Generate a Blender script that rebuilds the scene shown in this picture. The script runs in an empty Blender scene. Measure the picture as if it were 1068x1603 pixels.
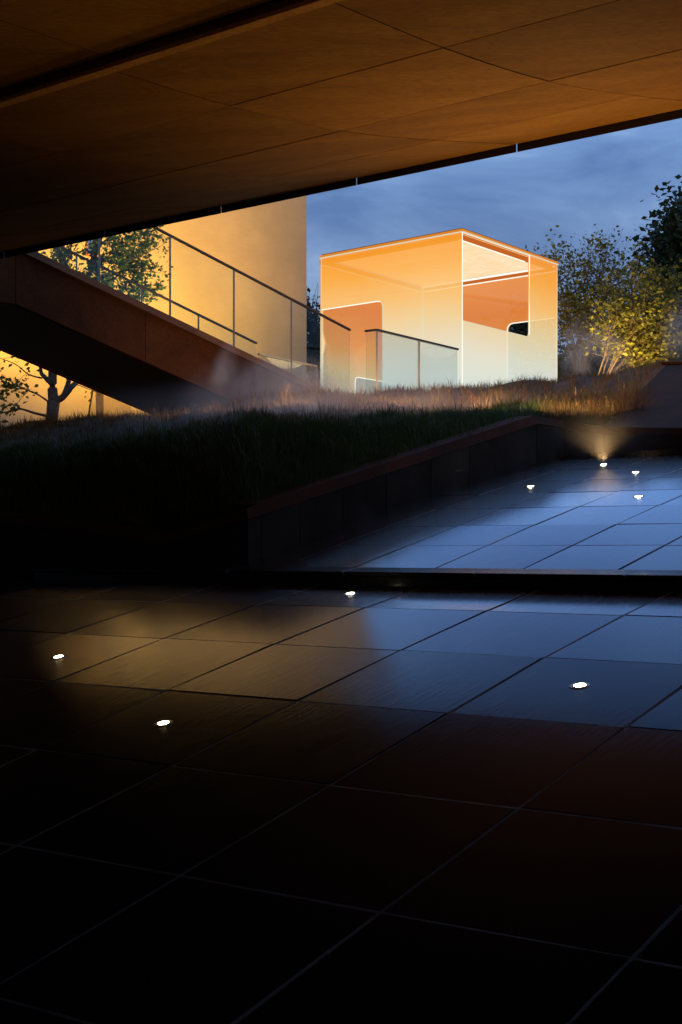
import bpy, bmesh, math, random
import numpy as np
from mathutils import Vector, Matrix

random.seed(7)
rng = np.random.default_rng(7)
sc = bpy.context.scene
COL = sc.collection

# ------------------------------------------------------------------ camera
F, HZ, CX = 2290.0, 860.0, 534.0          # focal length and horizon of the photograph (pixels)
cam_d = bpy.data.cameras.new("camera")
cam = bpy.data.objects.new("camera", cam_d)
COL.objects.link(cam)
cam.location = (0, 0, 0)
cam.rotation_euler = (math.radians(90), 0, 0)
cam_d.sensor_fit = 'VERTICAL'
cam_d.sensor_height = 36.0
cam_d.lens = 36.0 * F / 1603.0
cam_d.shift_y = (HZ - 801.5) / 1603.0
cam_d.clip_start = 0.05
cam_d.clip_end = 1500
sc.camera = cam

# ------------------------------------------------------------------ sky (dusk)
W = bpy.data.worlds.new("World")
sc.world = W
W.use_nodes = True
nt = W.node_tree
nt.nodes.clear()
def wn(t, **k):
    n = nt.nodes.new(t)
    for a, b in k.items():
        setattr(n, a, b)
    return n
tc = wn('ShaderNodeTexCoord')
sep = wn('ShaderNodeSeparateXYZ')
nt.links.new(tc.outputs['Generated'], sep.inputs[0])
ramp = wn('ShaderNodeValToRGB')
nt.links.new(sep.outputs['Z'], ramp.inputs[0])
cr = ramp.color_ramp
cr.elements[0].position = 0.0
cr.elements[0].color = (0.185, 0.272, 0.440, 1)
cr.elements[1].position = 1.0
cr.elements[1].color = (0.17, 0.33, 0.70, 1)
e = cr.elements.new(0.16); e.color = (0.165, 0.262, 0.450, 1)
e = cr.elements.new(0.40); e.color = (0.18, 0.35, 0.74, 1)
mp = wn('ShaderNodeMapping')
mp.inputs['Scale'].default_value = (1.0, 1.0, 3.2)
mp.inputs['Location'].default_value = (0.35, 0.1, 0.27)
nt.links.new(tc.outputs['Generated'], mp.inputs[0])
nz = wn('ShaderNodeTexNoise')
nz.inputs['Scale'].default_value = 5.5
nz.inputs['Detail'].default_value = 7
nz.inputs['Roughness'].default_value = 0.55
nz.inputs['Distortion'].default_value = 0.35
nt.links.new(mp.outputs[0], nz.inputs['Vector'])
cl = wn('ShaderNodeValToRGB')
cl.color_ramp.elements[0].position = 0.38
cl.color_ramp.elements[0].color = (0.62, 0.67, 0.76, 1)
cl.color_ramp.elements[1].position = 0.68
cl.color_ramp.elements[1].color = (2.1, 1.75, 1.38, 1)
e = cl.color_ramp.elements.new(0.52); e.color = (0.98, 0.98, 0.98, 1)
nt.links.new(nz.outputs['Fac'], cl.inputs[0])
mul = wn('ShaderNodeMix', data_type='RGBA', blend_type='MULTIPLY')
mul.inputs[0].default_value = 1.0
nt.links.new(ramp.outputs[0], mul.inputs[6])
nt.links.new(cl.outputs[0], mul.inputs[7])
bg = wn('ShaderNodeBackground')
bg.inputs['Strength'].default_value = 1.12
nt.links.new(mul.outputs[2], bg.inputs['Color'])
wo = wn('ShaderNodeOutputWorld')
nt.links.new(bg.outputs[0], wo.inputs['Surface'])

# the sun has set: what is left of it is a faint wide glow
sd = bpy.data.lights.new("sun", 'SUN')
sd.energy = 0.02
sd.angle = math.radians(20)
sd.color = (0.8, 0.85, 1.0)
sun = bpy.data.objects.new("sun", sd)
sun.rotation_euler = (math.radians(70), 0, math.radians(200))
COL.objects.link(sun)

sc.view_settings.view_transform = 'Standard'
sc.view_settings.look = 'None'
sc.view_settings.exposure = 0.0
sc.view_settings.gamma = 1.0
sc.cycles.max_bounces = 8
sc.cycles.transparent_max_bounces = 24
sc.cycles.volume_bounces = 0
sc.cycles.use_denoising = True
sc.cycles.sample_clamp_indirect = 4.0

# ------------------------------------------------------------------ geometry helpers
def pix(px, py, Y):
    return Vector(((px - CX) / F * Y, Y, (HZ - py) / F * Y))

def on_plan(px, P0, d):
    """point of the plan line P0 + t d that lies under picture column px: (t, X, Y)"""
    k = (px - CX) / F
    t = (k * P0[1] - P0[0]) / (d[0] - k * d[1])
    return t, P0[0] + t * d[0], P0[1] + t * d[1]

def lerp(a, b, t):
    return a + (b - a) * t

def interp(x, tab):
    xs = [p[0] for p in tab]; ys = [p[1] for p in tab]
    return float(np.interp(x, xs, ys))

def new_obj(name, me, mat=None, parent=None):
    o = bpy.data.objects.new(name, me)
    COL.objects.link(o)
    if mat is not None and me is not None and len(me.materials) == 0:
        me.materials.append(mat)
    if parent is not None:
        o.parent = parent
        o.matrix_parent_inverse = parent.matrix_world.inverted()
    return o

def empty(name, loc, label, cat, group=None):
    o = bpy.data.objects.new(name, None)
    o.location = loc
    o.empty_display_size = 0.2
    COL.objects.link(o)
    o['label'] = label
    o['category'] = cat
    if group: o['group'] = group
    bpy.context.view_layer.update()
    return o

def tag(o, label=None, cat=None, group=None, kind=None):
    if label: o['label'] = label
    if cat: o['category'] = cat
    if group: o['group'] = group
    if kind: o['kind'] = kind
    return o

class MB:
    """collects shapes into one mesh"""
    def __init__(s):
        s.v = []; s.f = []
    def add(s, vs, fs):
        n = len(s.v)
        s.v += [tuple(v) for v in vs]
        s.f += [tuple(i + n for i in f) for f in fs]
        return s
    def hexa(s, a, b):
        """a, b: two matching quads (lists of 4 points)"""
        return s.add(list(a) + list(b), [(0, 1, 2, 3), (7, 6, 5, 4), (0, 4, 5, 1), (1, 5, 6, 2), (2, 6, 7, 3), (3, 7, 4, 0)])
    def box(s, lo, hi):
        x0, y0, z0 = lo; x1, y1, z1 = hi
        return s.hexa([(x0, y0, z0), (x1, y0, z0), (x1, y1, z0), (x0, y1, z0)],
                      [(x0, y0, z1), (x1, y0, z1), (x1, y1, z1), (x0, y1, z1)])
    def tube(s, pts, rad, n=8, cap=True):
        pts = [Vector(p) for p in pts]
        if not hasattr(rad, '__len__'): rad = [rad] * len(pts)
        base = len(s.v)
        for i, p in enumerate(pts):
            d = (pts[min(i + 1, len(pts) - 1)] - pts[max(i - 1, 0)])
            d = d.normalized() if d.length > 1e-9 else Vector((0, 0, 1))
            u = d.cross(Vector((0, 0, 1)))
            if u.length < 1e-3: u = d.cross(Vector((0, 1, 0)))
            u.normalize(); w = d.cross(u)
            for k in range(n):
                a = 2 * math.pi * k / n
                s.v.append(tuple(p + (u * math.cos(a) + w * math.sin(a)) * rad[i]))
        for i in range(len(pts) - 1):
            for k in range(n):
                k2 = (k + 1) % n
                s.f.append((base + i * n + k, base + i * n + k2, base + (i + 1) * n + k2, base + (i + 1) * n + k))
        if cap:
            s.f.append(tuple(base + k for k in range(n)))
            s.f.append(tuple(base + (len(pts) - 1) * n + k for k in reversed(range(n))))
        return s
    def bar(s, a, b, w, h, up=Vector((0, 0, 1))):
        """square bar from a to b, w sideways, h along up"""
        a = Vector(a); b = Vector(b); d = (b - a).normalized()
        u = d.cross(up)
        if u.length < 1e-4: u = d.cross(Vector((0, 1, 0)))
        u.normalize(); v = u.cross(d)
        def q(p): return [p - u * w / 2 - v * h / 2, p + u * w / 2 - v * h / 2, p + u * w / 2 + v * h / 2, p - u * w / 2 + v * h / 2]
        return s.hexa(q(a), q(b))
    def mesh(s, name, smooth=False):
        me = bpy.data.meshes.new(name)
        me.from_pydata(s.v, [], s.f)
        bm = bmesh.new(); bm.from_mesh(me)
        bmesh.ops.recalc_face_normals(bm, faces=bm.faces)
        bm.to_mesh(me); bm.free()
        if smooth:
            for p in me.polygons: p.use_smooth = True
        return me
    def build(s, name, mat, parent=None, smooth=False):
        return new_obj(name, s.mesh(name, smooth), mat, parent)

def bevel(o, w=0.01, seg=2):
    m = o.modifiers.new('bevel', 'BEVEL')
    m.width = w; m.segments = seg; m.limit_method = 'ANGLE'; m.angle_limit = math.radians(40)
    return o

# ------------------------------------------------------------------ material helpers
def mat_base(name):
    m = bpy.data.materials.new(name)
    m.use_nodes = True
    t = m.node_tree
    t.nodes.clear()
    out = t.nodes.new('ShaderNodeOutputMaterial')
    return m, t, out

def N(t, typ, ins=None, **k):
    n = t.nodes.new(typ)
    for a, b in k.items(): setattr(n, a, b)
    for a, b in (ins or {}).items():
        if isinstance(b, bpy.types.NodeSocket): t.links.new(b, n.inputs[a])
        else: n.inputs[a].default_value = b
    return n

def ramp_node(t, fac, stops, interp_='LINEAR'):
    n = t.nodes.new('ShaderNodeValToRGB')
    n.color_ramp.interpolation = interp_
    els = n.color_ramp.elements
    while len(els) > 1: els.remove(els[-1])
    for i, (p, c) in enumerate(stops):
        if len(c) == 3: c = (*c, 1)
        if i == 0: els[0].position = p; els[0].color = c
        else:
            e = els.new(p); e.color = c
    t.links.new(fac, n.inputs[0])
    return n

def noise(t, vec, scale, detail=5, rough=0.55, dist=0.0):
    n = N(t, 'ShaderNodeTexNoise', {'Scale': scale, 'Detail': detail, 'Roughness': rough, 'Distortion': dist})
    if vec is not None: t.links.new(vec, n.inputs['Vector'])
    return n

def mapped(t, scale=(1, 1, 1), rot=(0, 0, 0), src='Object'):
    c = t.nodes.new('ShaderNodeTexCoord')
    m = t.nodes.new('ShaderNodeMapping')
    m.inputs['Scale'].default_value = scale
    m.inputs['Rotation'].default_value = rot
    t.links.new(c.outputs[src], m.inputs[0])
    return m.outputs[0]

def per_object(t, vec):
    """shift a texture by the object's random number so that alike pieces differ"""
    oi = t.nodes.new('ShaderNodeObjectInfo')
    sc_ = N(t, 'ShaderNodeMath', {0: oi.outputs['Random'], 1: 61.7}, operation='MULTIPLY')
    ad = N(t, 'ShaderNodeVectorMath', {0: vec, 1: sc_.outputs[0]}, operation='ADD')
    return ad.outputs[0], oi.outputs['Random']

def simple(name, col, rough=0.6, metal=0.0, var=0.15, scale=8.0, bump=0.1, spec=0.5):
    m, t, out = mat_base(name)
    v = mapped(t)
    n = noise(t, v, scale, 6)
    r = ramp_node(t, n.outputs['Fac'], [(0.3, tuple(c * (1 - var) for c in col)), (0.7, tuple(min(1, c * (1 + var)) for c in col))])
    b = N(t, 'ShaderNodeBump', {'Strength': bump, 'Distance': 0.01, 'Height': n.outputs['Fac']})
    p = N(t, 'ShaderNodeBsdfPrincipled', {'Base Color': r.outputs[0], 'Roughness': rough, 'Metallic': metal,
                                          'Specular IOR Level': spec, 'Normal': b.outputs[0]})
    t.links.new(p.outputs[0], out.inputs[0])
    return m

def make_corten(name, dark, mid, light, rough=0.75, streak=(1, 1, 1), spec=0.08):
    m, t, out = mat_base(name)
    v = mapped(t, streak)
    v2, rnd = per_object(t, v)
    n1 = noise(t, v2, 1.3, 8, 0.62, 0.6)
    n2 = noise(t, v2, 26, 6, 0.6)
    n3 = noise(t, v2, 140, 3, 0.6)
    r1 = ramp_node(t, n1.outputs['Fac'], [(0.28, dark), (0.5, mid), (0.74, light)])
    r2 = ramp_node(t, n2.outputs['Fac'], [(0.3, (0.72, 0.72, 0.72)), (0.7, (1.2, 1.2, 1.2))])
    mx = N(t, 'ShaderNodeMix', {0: 1.0, 6: r1.outputs[0], 7: r2.outputs[0]}, data_type='RGBA', blend_type='MULTIPLY')
    br = N(t, 'ShaderNodeMapRange', {0: rnd, 3: 0.86, 4: 1.14})
    mx2 = N(t, 'ShaderNodeVectorMath', {0: mx.outputs[2], 3: br.outputs[0]}, operation='SCALE')
    b = N(t, 'ShaderNodeBump', {'Strength': 0.25, 'Distance': 0.004, 'Height': n3.outputs['Fac']})
    p = N(t, 'ShaderNodeBsdfPrincipled', {'Base Color': mx2.outputs[0], 'Roughness': rough, 'Normal': b.outputs[0], 'Specular IOR Level': spec})
    t.links.new(p.outputs[0], out.inputs[0])
    return m

M = {}
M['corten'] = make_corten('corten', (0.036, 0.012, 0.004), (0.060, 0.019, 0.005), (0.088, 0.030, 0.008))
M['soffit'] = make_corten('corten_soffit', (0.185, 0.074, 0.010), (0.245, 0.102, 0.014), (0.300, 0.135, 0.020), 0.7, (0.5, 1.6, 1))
M['flange'] = make_corten('corten_flange_lit', (0.30, 0.13, 0.025), (0.42, 0.185, 0.035), (0.50, 0.23, 0.05), 0.6)  # soffit steel made paler: light on the flange put into its colour
M['dark_steel'] = simple('dark_steel', (0.022, 0.016, 0.013), 0.5, 0.3, 0.25, 20, 0.05)
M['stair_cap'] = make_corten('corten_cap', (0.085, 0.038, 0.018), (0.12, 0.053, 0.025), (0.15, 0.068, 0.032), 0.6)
M['handrail'] = simple('handrail_steel', (0.09, 0.055, 0.035), 0.35, 0.7, 0.15, 30, 0.03)
M['post'] = simple('post_steel', (0.22, 0.20, 0.17), 0.35, 0.8, 0.1, 30, 0.03)
M['soil'] = simple('soil', (0.045, 0.030, 0.018), 0.95, 0, 0.4, 6, 0.6)
M['ground'] = simple('ground_earth', (0.05, 0.045, 0.03), 0.95, 0, 0.3, 0.4, 0.5)
M['grout'] = simple('grout', (0.30, 0.28, 0.27), 0.5, 0, 0.5, 40, 0.6, 0.8)
M['kerb'] = simple('black_granite', (0.016, 0.015, 0.015), 0.22, 0, 0.3, 30, 0.1)
M['bark'] = simple('bark', (0.13, 0.085, 0.055), 0.9, 0, 0.45, 14, 0.8)
M['bark_thin'] = simple('bark_thin', (0.15, 0.09, 0.04), 0.85, 0, 0.3, 14, 0.5)
M['ring'] = simple('steel_ring', (0.35, 0.34, 0.32), 0.25, 0.9, 0.1, 40, 0.02)
M['frame_orange'] = simple('rust_frame', (0.36, 0.12, 0.03), 0.5, 0, 0.15, 12, 0.05)

def make_granite(name, tint=1.0, spec=1.0, rough=0.16, base=((0.014, 0.012, 0.010), (0.034, 0.027, 0.022)), bump=0.15):
    m, t, out = mat_base(name)
    v = mapped(t, (14.0, 1.1, 3.0))
    v2, rnd = per_object(t, v)
    st = noise(t, v2, 3.0, 7, 0.65, 0.15)                       # flow streaks along the fall of the slope
    v3 = mapped(t)
    v4, _ = per_object(t, v3)
    blot = noise(t, v4, 2.2, 6, 0.6, 0.4)
    grain = noise(t, v4, 160, 3, 0.7)
    col = ramp_node(t, blot.outputs['Fac'], [(0.3, tuple(c * tint for c in base[0])), (0.7, tuple(c * tint for c in base[1]))])
    r = N(t, 'ShaderNodeMapRange', {0: st.outputs['Fac'], 1: 0.3, 2: 0.7, 3: rough * 0.8, 4: rough * 1.35})
    h = N(t, 'ShaderNodeMath', {0: st.outputs['Fac'], 1: 0.6}, operation='MULTIPLY')
    h2 = N(t, 'ShaderNodeMath', {0: grain.outputs['Fac'], 1: 0.12}, operation='MULTIPLY')
    h3 = N(t, 'ShaderNodeMath', {0: h.outputs[0], 1: h2.outputs[0]}, operation='ADD')
    h4 = N(t, 'ShaderNodeMath', {0: blot.outputs['Fac'], 1: 0.5}, operation='MULTIPLY')
    h5 = N(t, 'ShaderNodeMath', {0: h3.outputs[0], 1: h4.outputs[0]}, operation='ADD')
    b = N(t, 'ShaderNodeBump', {'Strength': bump, 'Distance': 0.004, 'Height': h5.outputs[0]})
    df = N(t, 'ShaderNodeBsdfDiffuse', {'Color': col.outputs[0], 'Normal': b.outputs[0]})
    gl = N(t, 'ShaderNodeBsdfGlossy', {'Color': (0.85, 0.92, 1.0, 1), 'Roughness': r.outputs[0], 'Normal': b.outputs[0]})
    lw = N(t, 'ShaderNodeLayerWeight', {'Blend': 0.5, 'Normal': b.outputs[0]})            # facing = 1 - cos
    pw = N(t, 'ShaderNodeMath', {0: lw.outputs['Facing'], 1: 11.0}, operation='POWER')
    k_ = N(t, 'ShaderNodeMath', {0: pw.outputs[0], 1: spec, 2: 0.0}, operation='MULTIPLY_ADD', use_clamp=True)
    gl2 = N(t, 'ShaderNodeBsdfGlossy', {'Color': (1, 1, 1, 1), 'Roughness': min(0.6, rough * 3.2), 'Normal': b.outputs[0]})
    gx = N(t, 'ShaderNodeMixShader', {0: 0.16, 1: gl.outputs[0], 2: gl2.outputs[0]})
    mx = N(t, 'ShaderNodeMixShader', {0: k_.outputs[0], 1: df.outputs[0], 2: gx.outputs[0]})
    t.links.new(mx.outputs[0], out.inputs[0])
    return m
M['granite'] = make_granite('wet_granite', 0.5, 5.8, 0.10, ((0.011, 0.012, 0.014), (0.024, 0.025, 0.028)), 0.20)
M['bead'] = make_granite('wet_grout', 1.0, 2.6, 0.42, ((0.12, 0.11, 0.105), (0.30, 0.28, 0.27)), 0.6)
M['cladding'] = make_granite('granite_cladding', 1.7, 3.0, 0.05)

def make_glass(name, tint=(0.93, 0.96, 0.94), refl=0.35):
    m, t, out = mat_base(name)
    fr = N(t, 'ShaderNodeFresnel', {'IOR': 1.45})
    k = N(t, 'ShaderNodeMath', {0: fr.outputs[0], 1: refl}, operation='MULTIPLY')
    tr = N(t, 'ShaderNodeBsdfTransparent', {'Color': (*tint, 1)})
    gl = N(t, 'ShaderNodeBsdfGlossy', {'Color': (1, 1, 1, 1), 'Roughness': 0.02})
    mx = N(t, 'ShaderNodeMixShader', {0: k.outputs[0], 1: tr.outputs[0], 2: gl.outputs[0]})
    t.links.new(mx.outputs[0], out.inputs[0])
    return m
M['glass'] = make_glass('balustrade_glass')
M['glass_soft'] = make_glass('screen_glass', (0.93, 0.95, 0.93), 0.10)

def make_emit(name, col, s):
    m, t, out = mat_base(name)
    e_ = N(t, 'ShaderNodeEmission', {'Color': (*col, 1), 'Strength': s})
    t.links.new(e_.outputs[0], out.inputs[0])
    return m
M['edge_light'] = make_emit('edge_lit_glass', (1.0, 0.94, 0.80), 1.15)
M['edge_soft'] = make_emit('edge_glass_soft', (1.0, 0.85, 0.60), 0.75)
M['lamp'] = make_emit('lamp_lens', (1.0, 0.82, 0.52), 55)

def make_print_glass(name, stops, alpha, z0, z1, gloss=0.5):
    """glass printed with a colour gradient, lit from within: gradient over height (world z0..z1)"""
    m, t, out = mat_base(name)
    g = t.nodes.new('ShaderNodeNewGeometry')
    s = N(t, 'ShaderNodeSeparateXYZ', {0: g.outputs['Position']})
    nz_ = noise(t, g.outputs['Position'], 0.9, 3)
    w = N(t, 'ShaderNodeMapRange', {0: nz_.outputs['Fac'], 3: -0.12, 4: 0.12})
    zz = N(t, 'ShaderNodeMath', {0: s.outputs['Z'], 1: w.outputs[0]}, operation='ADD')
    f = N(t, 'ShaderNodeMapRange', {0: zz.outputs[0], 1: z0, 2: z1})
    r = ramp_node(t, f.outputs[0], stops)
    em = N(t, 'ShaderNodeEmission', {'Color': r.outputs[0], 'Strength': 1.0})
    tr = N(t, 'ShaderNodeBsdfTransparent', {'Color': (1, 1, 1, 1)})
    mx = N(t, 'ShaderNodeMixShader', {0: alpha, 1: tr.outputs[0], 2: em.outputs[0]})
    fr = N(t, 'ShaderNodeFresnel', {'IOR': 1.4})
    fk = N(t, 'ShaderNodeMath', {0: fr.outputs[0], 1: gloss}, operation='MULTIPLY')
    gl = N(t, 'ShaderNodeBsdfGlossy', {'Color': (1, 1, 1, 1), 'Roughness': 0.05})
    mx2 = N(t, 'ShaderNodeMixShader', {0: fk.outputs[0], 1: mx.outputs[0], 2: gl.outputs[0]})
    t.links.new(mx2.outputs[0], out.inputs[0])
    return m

def make_leaf(name, cols, scale=1.2, trans=0.35):
    m, t, out = mat_base(name)
    g = t.nodes.new('ShaderNodeNewGeometry')
    n1 = noise(t, g.outputs['Position'], scale, 4)
    n2 = N(t, 'ShaderNodeTexWhiteNoise', {0: g.outputs['Random Per Island']}, noise_dimensions='1D') if False else None
    fac = N(t, 'ShaderNodeMath', {0: n1.outputs['Fac'], 1: g.outputs['Random Per Island']}, operation='ADD')
    fac2 = N(t, 'ShaderNodeMath', {0: fac.outputs[0], 1: 0.5}, operation='MULTIPLY')
    k = len(cols)
    r = ramp_node(t, fac2.outputs[0], [(0.2 + 0.6 * i / max(1, k - 1), c) for i, c in enumerate(cols)])
    d = N(t, 'ShaderNodeBsdfPrincipled', {'Base Color': r.outputs[0], 'Roughness': 0.55, 'Specular IOR Level': 0.35})
    tl = N(t, 'ShaderNodeBsdfTranslucent', {'Color': r.outputs[0]})
    mx = N(t, 'ShaderNodeMixShader', {0: trans, 1: d.outputs[0], 2: tl.outputs[0]})
    t.links.new(mx.outputs[0], out.inputs[0])
    return m

def lamp(name, kind, loc, aim, energy, col, size=0.3, spot=70, blend=0.6, parent=None):
    d = bpy.data.lights.new(name, kind)
    d.energy = energy; d.color = col
    if kind == 'SPOT':
        d.spot_size = math.radians(spot); d.spot_blend = blend; d.shadow_soft_size = size
    elif kind == 'POINT': d.shadow_soft_size = size
    elif kind == 'AREA': d.size = size
    o = bpy.data.objects.new(name, d)
    o.location = loc
    if aim is not None:
        o.rotation_euler = (Vector(aim) - Vector(loc)).to_track_quat('-Z', 'Y').to_euler()
    COL.objects.link(o)
    if parent:
        o.parent = parent; o.matrix_parent_inverse = parent.matrix_world.inverted()
    return o

# ------------------------------------------------------------------ the sloping water floor
TH = math.radians(37)
TW = 0.85                                                   # lower tiles
UW = TW * 0.77                                              # upper tiles
EB = Vector((math.cos(TH), -math.sin(TH), 0))               # along the rows (to the right)
EA = Vector((math.sin(TH), math.cos(TH), 0))                # up the slope
def bsz(b, s, z): return EB * b + EA * s + Vector((0, 0, z))

LS = [-2.0, 0.36, 1.36, 2.36, 3.36, 4.36, 5.36, 6.37, 7.38, 8.39, 9.12]
LZ = [-2.82, -2.278, -2.04, -1.802, -1.564, -1.326, -1.088, -0.846, -0.619, -0.415, -0.284]
LS = [s * TW for s in LS]; LZ = [z * TW for z in LZ]
US = [12.0, 12.17, 13.19, 14.18, 15.22, 16.27, 17.3, 18.3, 19.45]
UZ = [-0.232, -0.195, 0.04, 0.266, 0.492, 0.71, 0.910, 1.110, 1.335]
US = [s * UW for s in US]; UZ = [z * UW for z in UZ]
LA, UA = -5.104 * TW, -8.013 * UW                            # column origins

def floor_sheet(name, S, Z, b0, b1, drop):
    mb = MB()
    n = len(S)
    vs = []
    for s, z in zip(S, Z):
        vs += [bsz(b0, s, z - drop), bsz(b1, s, z - drop)]
    mb.add(vs, [(2 * i, 2 * i + 1, 2 * i + 3, 2 * i + 2) for i in range(n - 1)])
    return mb.build(name, M['grout'])

def joint_strips(parent, S, Z, org, pitch, u0, u1, w):
    mb = MB(); nrm = Vector((0, 0, 1))
    for u in range(u0, u1 + 1):
        b = org + u * pitch
        for i in range(len(S) - 1):
            n = 7
            for k in range(n):                                      # slightly wandering bead
                t0_, t1_ = k / n, (k + 1) / n
                q = [bsz(b - w / 2 * random.uniform(0.7, 1), lerp(S[i], S[i + 1], t0_), lerp(Z[i], Z[i + 1], t0_) - random.uniform(0.0004, 0.0016)),
                     bsz(b + w / 2 * random.uniform(0.7, 1), lerp(S[i], S[i + 1], t0_), lerp(Z[i], Z[i + 1], t0_) - random.uniform(0.0004, 0.0016)),
                     bsz(b + w / 2 * random.uniform(0.7, 1), lerp(S[i], S[i + 1], t1_), lerp(Z[i], Z[i + 1], t1_) - random.uniform(0.0004, 0.0016)),
                     bsz(b - w / 2 * random.uniform(0.7, 1), lerp(S[i], S[i + 1], t1_), lerp(Z[i], Z[i + 1], t1_) - random.uniform(0.0004, 0.0016))]
                mb.add(q, [(0, 1, 2, 3)])
    for i in range(1, len(S) - 1):
        for u in range(u0, u1):
            n = 7
            for k in range(n):
                b0, b1 = org + (u + k / n) * pitch, org + (u + (k + 1) / n) * pitch
                a = random.uniform(0.7, 1) * w / 2; r = lambda: random.uniform(0.0004, 0.0016)
                m0 = (Z[i] - Z[i - 1]) / (S[i] - S[i - 1])
                mb.add([bsz(b0, S[i] - a, Z[i] - a * m0 - r()), bsz(b1, S[i] - a, Z[i] - a * m0 - r()), bsz(b1, S[i] + a, Z[i] + a * m0 - r()), bsz(b0, S[i] + a, Z[i] + a * m0 - r())], [(0, 1, 2, 3)])
    o = mb.build('joint_grout', M['bead'], parent)
    return o

def tile_mesh(w, l, t=0.03, bev=0.004):
    mb = MB()
    x, y = w / 2, l / 2
    a = [(-x, -y, -t), (x, -y, -t), (x, y, -t), (-x, y, -t)]
    b = [(-x, -y, -bev * 0.8), (x, -y, -bev * 0.8), (x, y, -bev * 0.8), (-x, y, -bev * 0.8)]
    c = [(-x + bev, -y + bev, 0), (x - bev, -y + bev, 0), (x - bev, y - bev, 0), (-x + bev, y - bev, 0)]
    mb.add(a + b + c, [(0, 3, 2, 1)] + [(i, (i + 1) % 4, 4 + (i + 1) % 4, 4 + i) for i in range(4)]
           + [(4 + i, 4 + (i + 1) % 4, 8 + (i + 1) % 4, 8 + i) for i in range(4)] + [(8, 9, 10, 11)])
    return mb.mesh('tile')

def lay_tiles(parent, S, Z, org, pitch, u0, u1, mat, tilt):
    gap = 0.013 if pitch > 0.7 else 0.008
    meshes = {}
    for i in range(len(S) - 1):
        ds, dz = S[i + 1] - S[i], Z[i + 1] - Z[i]
        L = math.hypot(ds, dz)
        key = round(L, 2)
        if key not in meshes:
            meshes[key] = tile_mesh(pitch - gap, L - gap)
            meshes[key].materials.append(mat)
        ey = (EA * ds + Vector((0, 0, dz))) / L
        ez = EB.cross(ey)
        for u in range(u0, u1):
            c = bsz(org + (u + 0.5) * pitch, (S[i] + S[i + 1]) / 2, (Z[i] + Z[i + 1]) / 2 + random.uniform(0.0, 0.002))
            R = Matrix((EB, ey, ez)).transposed()
            R = R @ Matrix.Rotation(math.radians(max(-0.3, min(0.3, random.gauss(0, tilt)))), 3, 'X') @ Matrix.Rotation(math.radians(max(-0.3, min(0.3, random.gauss(0, tilt)))), 3, 'Y')
            o = bpy.data.objects.new('tile', meshes[key])
            COL.objects.link(o)
            o.matrix_world = Matrix.Translation(c) @ R.to_4x4()
            o.parent = parent
            o.matrix_parent_inverse = Matrix.Identity(4)

low = floor_sheet('lower_pool_floor', LS, LZ, -11.0 * TW, 2.0 * TW, 0.0045)
tag(low, kind='structure')
lay_tiles(low, LS[1:], LZ[1:], LA, TW, -6, 7, M['granite'], 0.22)
joint_strips(low, LS[1:], LZ[1:], LA, TW, -6, 7, 0.014)
upp = floor_sheet('upper_pool_floor', US, UZ, -11.0 * UW * 0.98, 2.0 * UW, 0.0035)
tag(upp, kind='structure')
lay_tiles(upp, US[1:], UZ[1:], UA, UW, -3, 10, M['granite'], 0.16)
joint_strips(upp, US[1:], UZ[1:], UA, UW, -3, 10, 0.009)

# step between the two floors: black edge stones in a row
edge = MB().hexa([bsz(-10.45 * TW, LS[-1] + 0.012, LZ[-1] - 0.25), bsz(2.0 * TW, LS[-1] + 0.012, LZ[-1] - 0.25), bsz(2.0 * TW, US[1] - 0.02, LZ[-1] - 0.25), bsz(-10.45 * TW, US[1] - 0.02, LZ[-1] - 0.25)],
                 [bsz(-10.45 * TW, LS[-1] + 0.012, UZ[0] - 0.03), bsz(2.0 * TW, LS[-1] + 0.012, UZ[0] - 0.03), bsz(2.0 * TW, US[1] - 0.02, UZ[1] - 0.03), bsz(-10.45 * TW, US[1] - 0.02, UZ[1] - 0.03)]).build('step', M['kerb'])
tag(edge, kind='structure')
bb = -10.45 * TW
while bb < 1.6 * TW:
    ln = 1.2 * TW
    z1 = UZ[0] + 0.004
    h = MB().hexa([bsz(bb, LS[-1] - 0.008, z1 - 0.028), bsz(bb + ln - 0.006, LS[-1] - 0.008, z1 - 0.028), bsz(bb + ln - 0.006, US[1] - 0.008, z1 - 0.028), bsz(bb, US[1] - 0.008, z1 - 0.028)],
                  [bsz(bb, LS[-1] - 0.008, z1), bsz(bb + ln - 0.006, LS[-1] - 0.008, z1), bsz(bb + ln - 0.006, US[1] - 0.008, z1 + 0.028), bsz(bb, US[1] - 0.008, z1 + 0.028)])
    bevel(h.build('edge_stone', M['kerb'], edge), 0.006)
    bb += ln

# kerb at the top end of the upper floor
KS = US[-1]
KZT = UZ[-1] + 0.06
kerb = MB()
bb = -8.05 * TW
kst = None
first = True
while bb < 2.0 * TW:
    ln = 1.6 * TW
    q = MB().hexa([bsz(bb, KS, UZ[-1] - 0.06), bsz(bb + ln - 0.005, KS, UZ[-1] - 0.06), bsz(bb + ln - 0.005, KS + 0.12, UZ[-1] - 0.06), bsz(bb, KS + 0.12, UZ[-1] - 0.06)],
                  [bsz(bb, KS, KZT), bsz(bb + ln - 0.005, KS, KZT), bsz(bb + ln - 0.005, KS + 0.12, KZT), bsz(bb, KS + 0.12, KZT)])
    if first:
        kst = empty('kerb', bsz(bb, KS, UZ[-1]), 'low black stone kerb across the top end of the tiled slope', 'kerb')
        first = False
    bevel(q.build('kerb_stone', M['kerb'], kst), 0.008)
    bb += ln

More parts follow.
